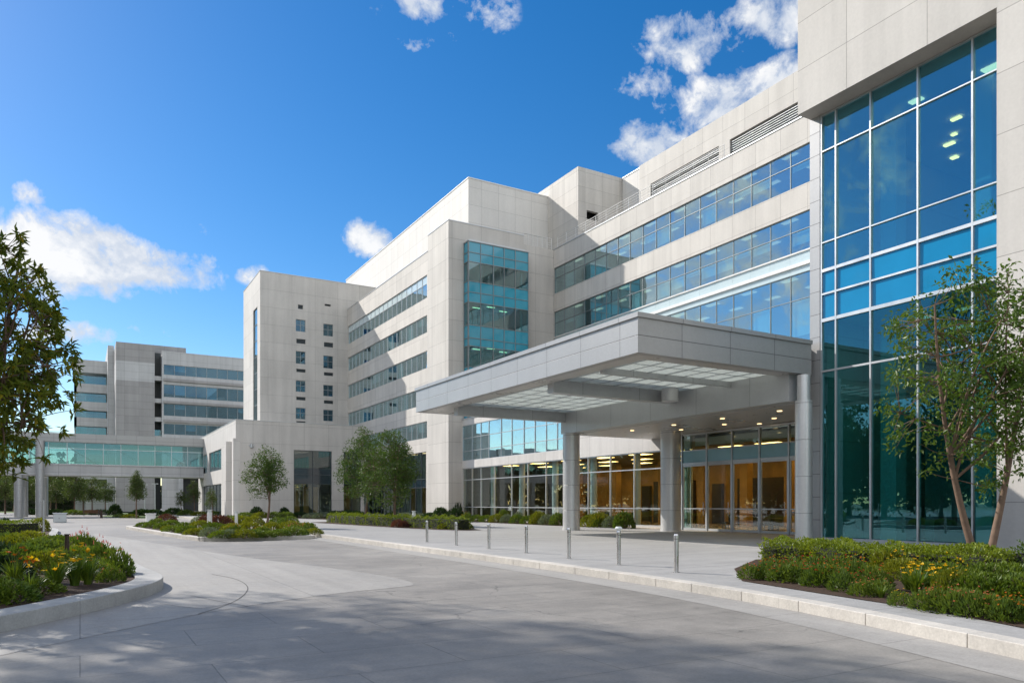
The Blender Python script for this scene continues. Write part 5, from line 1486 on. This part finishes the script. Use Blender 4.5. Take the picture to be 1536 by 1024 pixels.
# ------------------------------------------------------------------ chairs and tables in the lobby
ch = thing('lobby_chair', 'x', 'chair', (0, 0, .01))
q = MB(); q.box(-.25, .25, -.25, .25, .40, .48); q.build('seat', M['blackfab'], ch, .02)
q = MB(); q.box(-.24, .24, .21, .27, .50, 1.0); q.build('backrest', M['blackfab'], ch, .02)
for sx in (-.2, .2):
    for sy in (-.2, .22):
        q = MB(); q.bar((sx, sy, .01), (sx, sy, .41), .04); q.build('leg', M['darkframe'], ch)
tb = thing('lobby_table', 'x', 'table', (0, 0, .01))
q = MB(); q.cyl(0, 0, .70, .74, .55, 28); q.build('tabletop', M['darkwood'], tb)
q = MB(); q.cyl(0, 0, .03, .70, .05, 12); q.build('pedestal', M['darkframe'], tb)
q = MB(); q.cyl(0, 0, .01, .03, .32, 20); q.build('foot', M['darkframe'], tb)
c_sp = [(36.2,27.2,.4),(36.6,29.0,2.2),(37.4,26.0,3.9),(36.4,31.2,1.0),(37.6,32.6,2.9),(35.6,34.2,4.4),(36.2,38.6,.9),(36.6,40.6,3.3),(36.4,44.2,2.1),(36.1,47.5,5.2)]
for k, (x, y, a) in enumerate(sorted(c_sp, key=lambda c: -c[1])):
    o = ch if k == 0 else copy_tree(ch)
    o.location = (x, y, .01); o.rotation_euler = (0, 0, a)
    o['label'] = f'black lobby chair behind the ground floor glass, {ORD[k+1]} from the left'; o['group'] = 'black chairs in the lobby'
for k, (x, y) in enumerate(((36.9,43.0),(37.0,39.5),(37.2,32.0),(37.0,28.0))):
    o = tb if k == 0 else copy_tree(tb)
    o.location = (x, y, .01); o['label'] = f'dark round lobby table behind the ground floor glass, {ORD[k+1]} from the left'; o['group'] = 'round tables in the lobby'
t = thing('reception_desk', 'long timber reception desk glowing behind the entrance doors', 'desk', (40.5, 29, .01))
q = MB(); q.box(40.2, 40.9, 26.2, 33.0, .01, 1.05); q.build('front_panel', M['amber'], t)
q = MB(); q.box(40.05, 41.0, 26.1, 33.1, 1.052, 1.12); q.build('worktop', M['darkwood'], t)

# ------------------------------------------------------------------ daylight
SUN_EL = R(35)
sx, sy = -.48, .877
sun_d = bpy.data.lights.new('sun', 'SUN'); sun_d.energy = SUN_E; sun_d.angle = R(.55); sun_d.color = (1.0, .945, .87)
sun = bpy.data.objects.new('sun', sun_d); COL.objects.link(sun)
to_sun = Vector((sx*math.cos(SUN_EL), sy*math.cos(SUN_EL), math.sin(SUN_EL)))
sun.rotation_euler = to_sun.to_track_quat('Z', 'Y').to_euler()
sun.location = to_sun*200

world = bpy.data.worlds.new('World'); scene.world = world; world.use_nodes = True
nt = world.node_tree; nt.nodes.clear()
wo = nt.nodes.new('ShaderNodeOutputWorld')
sky = nt.nodes.new('ShaderNodeTexSky'); sky.sky_type = 'NISHITA'; sky.sun_disc = False
sky.sun_elevation = SUN_EL; sky.sun_rotation = math.atan2(sx, sy); sky.altitude = 100; sky.air_density = 1.0; sky.dust_density = .25; sky.ozone_density = 2.2
gm = nt.nodes.new('ShaderNodeGamma'); gm.inputs[1].default_value = SKY_GAM
sc_ = nt.nodes.new('ShaderNodeVectorMath'); sc_.operation = 'SCALE'; sc_.inputs[3].default_value = .1
L(nt, sky.outputs[0], sc_.inputs[0]); L(nt, sc_.outputs[0], gm.inputs[0])
hs = nt.nodes.new('ShaderNodeHueSaturation'); hs.inputs['Saturation'].default_value = SKY_SAT; hs.inputs['Hue'].default_value = SKY_HUE; hs.inputs['Value'].default_value = SKY_VAL
L(nt, gm.outputs[0], hs.inputs['Color'])
bg = nt.nodes.new('ShaderNodeBackground'); bg.inputs[1].default_value = SKY_STR; L(nt, hs.outputs[0], bg.inputs[0])
tc = nt.nodes.new('ShaderNodeTexCoord'); dirv = tc.outputs['Generated']
def sky_dir(px, py):
    v = cam_to_world((px-CX)/F, 1.0, (HY-py)/F); return v.normalized()
# clouds: soft patches of sky directions broken up by noise
n_lo = noise(nt, dirv, 11.0, 9, .60, .35)
n_hi = noise(nt, dirv, 36.0, 8, .65, .25)
nz = math_node(nt, 'ADD', math_node(nt, 'MULTIPLY', n_lo, .68), math_node(nt, 'MULTIPLY', n_hi, .32))
tot = None
CL = [  # px, py, radius along and across (in photo units), strength
 (60,385,140,58,1.0),(185,408,120,44,.95),(5,368,90,60,.9),(270,420,40,18,.55),(25,292,42,18,.5),(580,14,46,16,.42),(612,66,40,14,.42),(668,52,26,30,.42),(300,345,60,12,.32),(975,120,46,34,.48),(1050,128,44,30,.45),(1180,185,40,20,.4),(930,140,40,16,.34),(200,495,70,14,.5),(110,500,95,18,.75),(150,436,50,14,.5),
 (545,358,42,26,.75),(370,412,24,14,.55),(640,8,70,30,.7),(735,20,30,30,.45),(650,62,28,16,.4),(600,15,30,20,.35),
 (1015,62,75,46,.85),(1150,28,75,38,.85),(1085,55,50,30,.5),(1090,165,110,52,.95),(1150,130,70,34,.8),(965,215,60,36,.95),(1010,205,50,30,.6),(975,105,30,28,.45),(1190,118,60,36,.8),
 (1380,-160,160,90,.8),(300,-260,260,60,.6)]
for px, py, ra, rb, st in CL:
    c = sky_dir(px, py); ex = (sky_dir(px+20, py)-c).normalized(); ey = c.cross(ex).normalized()
    s = (sky_dir(px+10, py)-sky_dir(px-10, py)).length/20.0
    a = math_node(nt, 'MULTIPLY', vmath(nt, 'DOT_PRODUCT', dirv, tuple(ex), 1), 1/(ra*s))
    sy_ = (sky_dir(px, py+10)-sky_dir(px, py-10)).length/20.0
    b = math_node(nt, 'MULTIPLY', vmath(nt, 'DOT_PRODUCT', dirv, tuple(ey), 1), 1/(rb*sy_))
    # a, b are measured from the plane through the origin, so the patch centre is at 0
    r2 = math_node(nt, 'ADD', math_node(nt, 'MULTIPLY', a, a), math_node(nt, 'MULTIPLY', b, b))
    front = math_node(nt, 'GREATER_THAN', vmath(nt, 'DOT_PRODUCT', dirv, tuple(c), 1), 0.0)
    m_ = math_node(nt, 'MULTIPLY', math_node(nt, 'MULTIPLY', math_node(nt, 'SUBTRACT', 1.0, math_node(nt, 'MULTIPLY', r2, .5), clamp=True), st), front)
    tot = m_ if tot is None else math_node(nt, 'MAXIMUM', tot, m_)
# broken unseen cumulus behind the camera, added as fill light for shaded walls
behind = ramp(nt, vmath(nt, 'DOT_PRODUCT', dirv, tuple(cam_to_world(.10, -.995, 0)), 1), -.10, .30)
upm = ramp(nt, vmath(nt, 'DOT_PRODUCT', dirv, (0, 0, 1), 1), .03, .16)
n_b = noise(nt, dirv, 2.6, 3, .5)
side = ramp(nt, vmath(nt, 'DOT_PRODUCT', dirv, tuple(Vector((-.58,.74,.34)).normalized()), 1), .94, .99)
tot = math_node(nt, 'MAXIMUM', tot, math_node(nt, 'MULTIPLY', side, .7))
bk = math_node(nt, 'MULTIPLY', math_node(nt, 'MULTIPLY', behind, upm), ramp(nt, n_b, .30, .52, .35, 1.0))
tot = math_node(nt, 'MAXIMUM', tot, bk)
dens = math_node(nt, 'ADD', tot, math_node(nt, 'MULTIPLY', math_node(nt, 'SUBTRACT', nz, .5), 3.6))
mask = ramp(nt, dens, .36, .78)
mask = math_node(nt, 'MULTIPLY', mask, ramp(nt, tot, .02, .25))
mask.node.use_clamp = True
core = ramp(nt, dens, .7, 1.35)
shade = noise(nt, vmath(nt, 'ADD', dirv, (0, 0, .03)), 9.0, 6, .6, .5)
cc = mixc(nt, ramp(nt, math_node(nt, 'ADD', math_node(nt, 'MULTIPLY', core, .8), math_node(nt, 'MULTIPLY', math_node(nt, 'SUBTRACT', n_lo, shade), 3.0)), .0, .75), (.66, .72, .82), (.98, .98, .98))
bgc = nt.nodes.new('ShaderNodeBackground'); L(nt, ramp(nt, behind, 0, 1, CLOUD, CLOUD_FILL), bgc.inputs[1]); L(nt, cc, bgc.inputs[0])
mx = nt.nodes.new('ShaderNodeMixShader'); L(nt, math_node(nt, 'MULTIPLY', mask, .96), mx.inputs[0]); L(nt, bg.outputs[0], mx.inputs[1]); L(nt, bgc.outputs[0], mx.inputs[2])
L(nt, mx.outputs[0], wo.inputs[0])
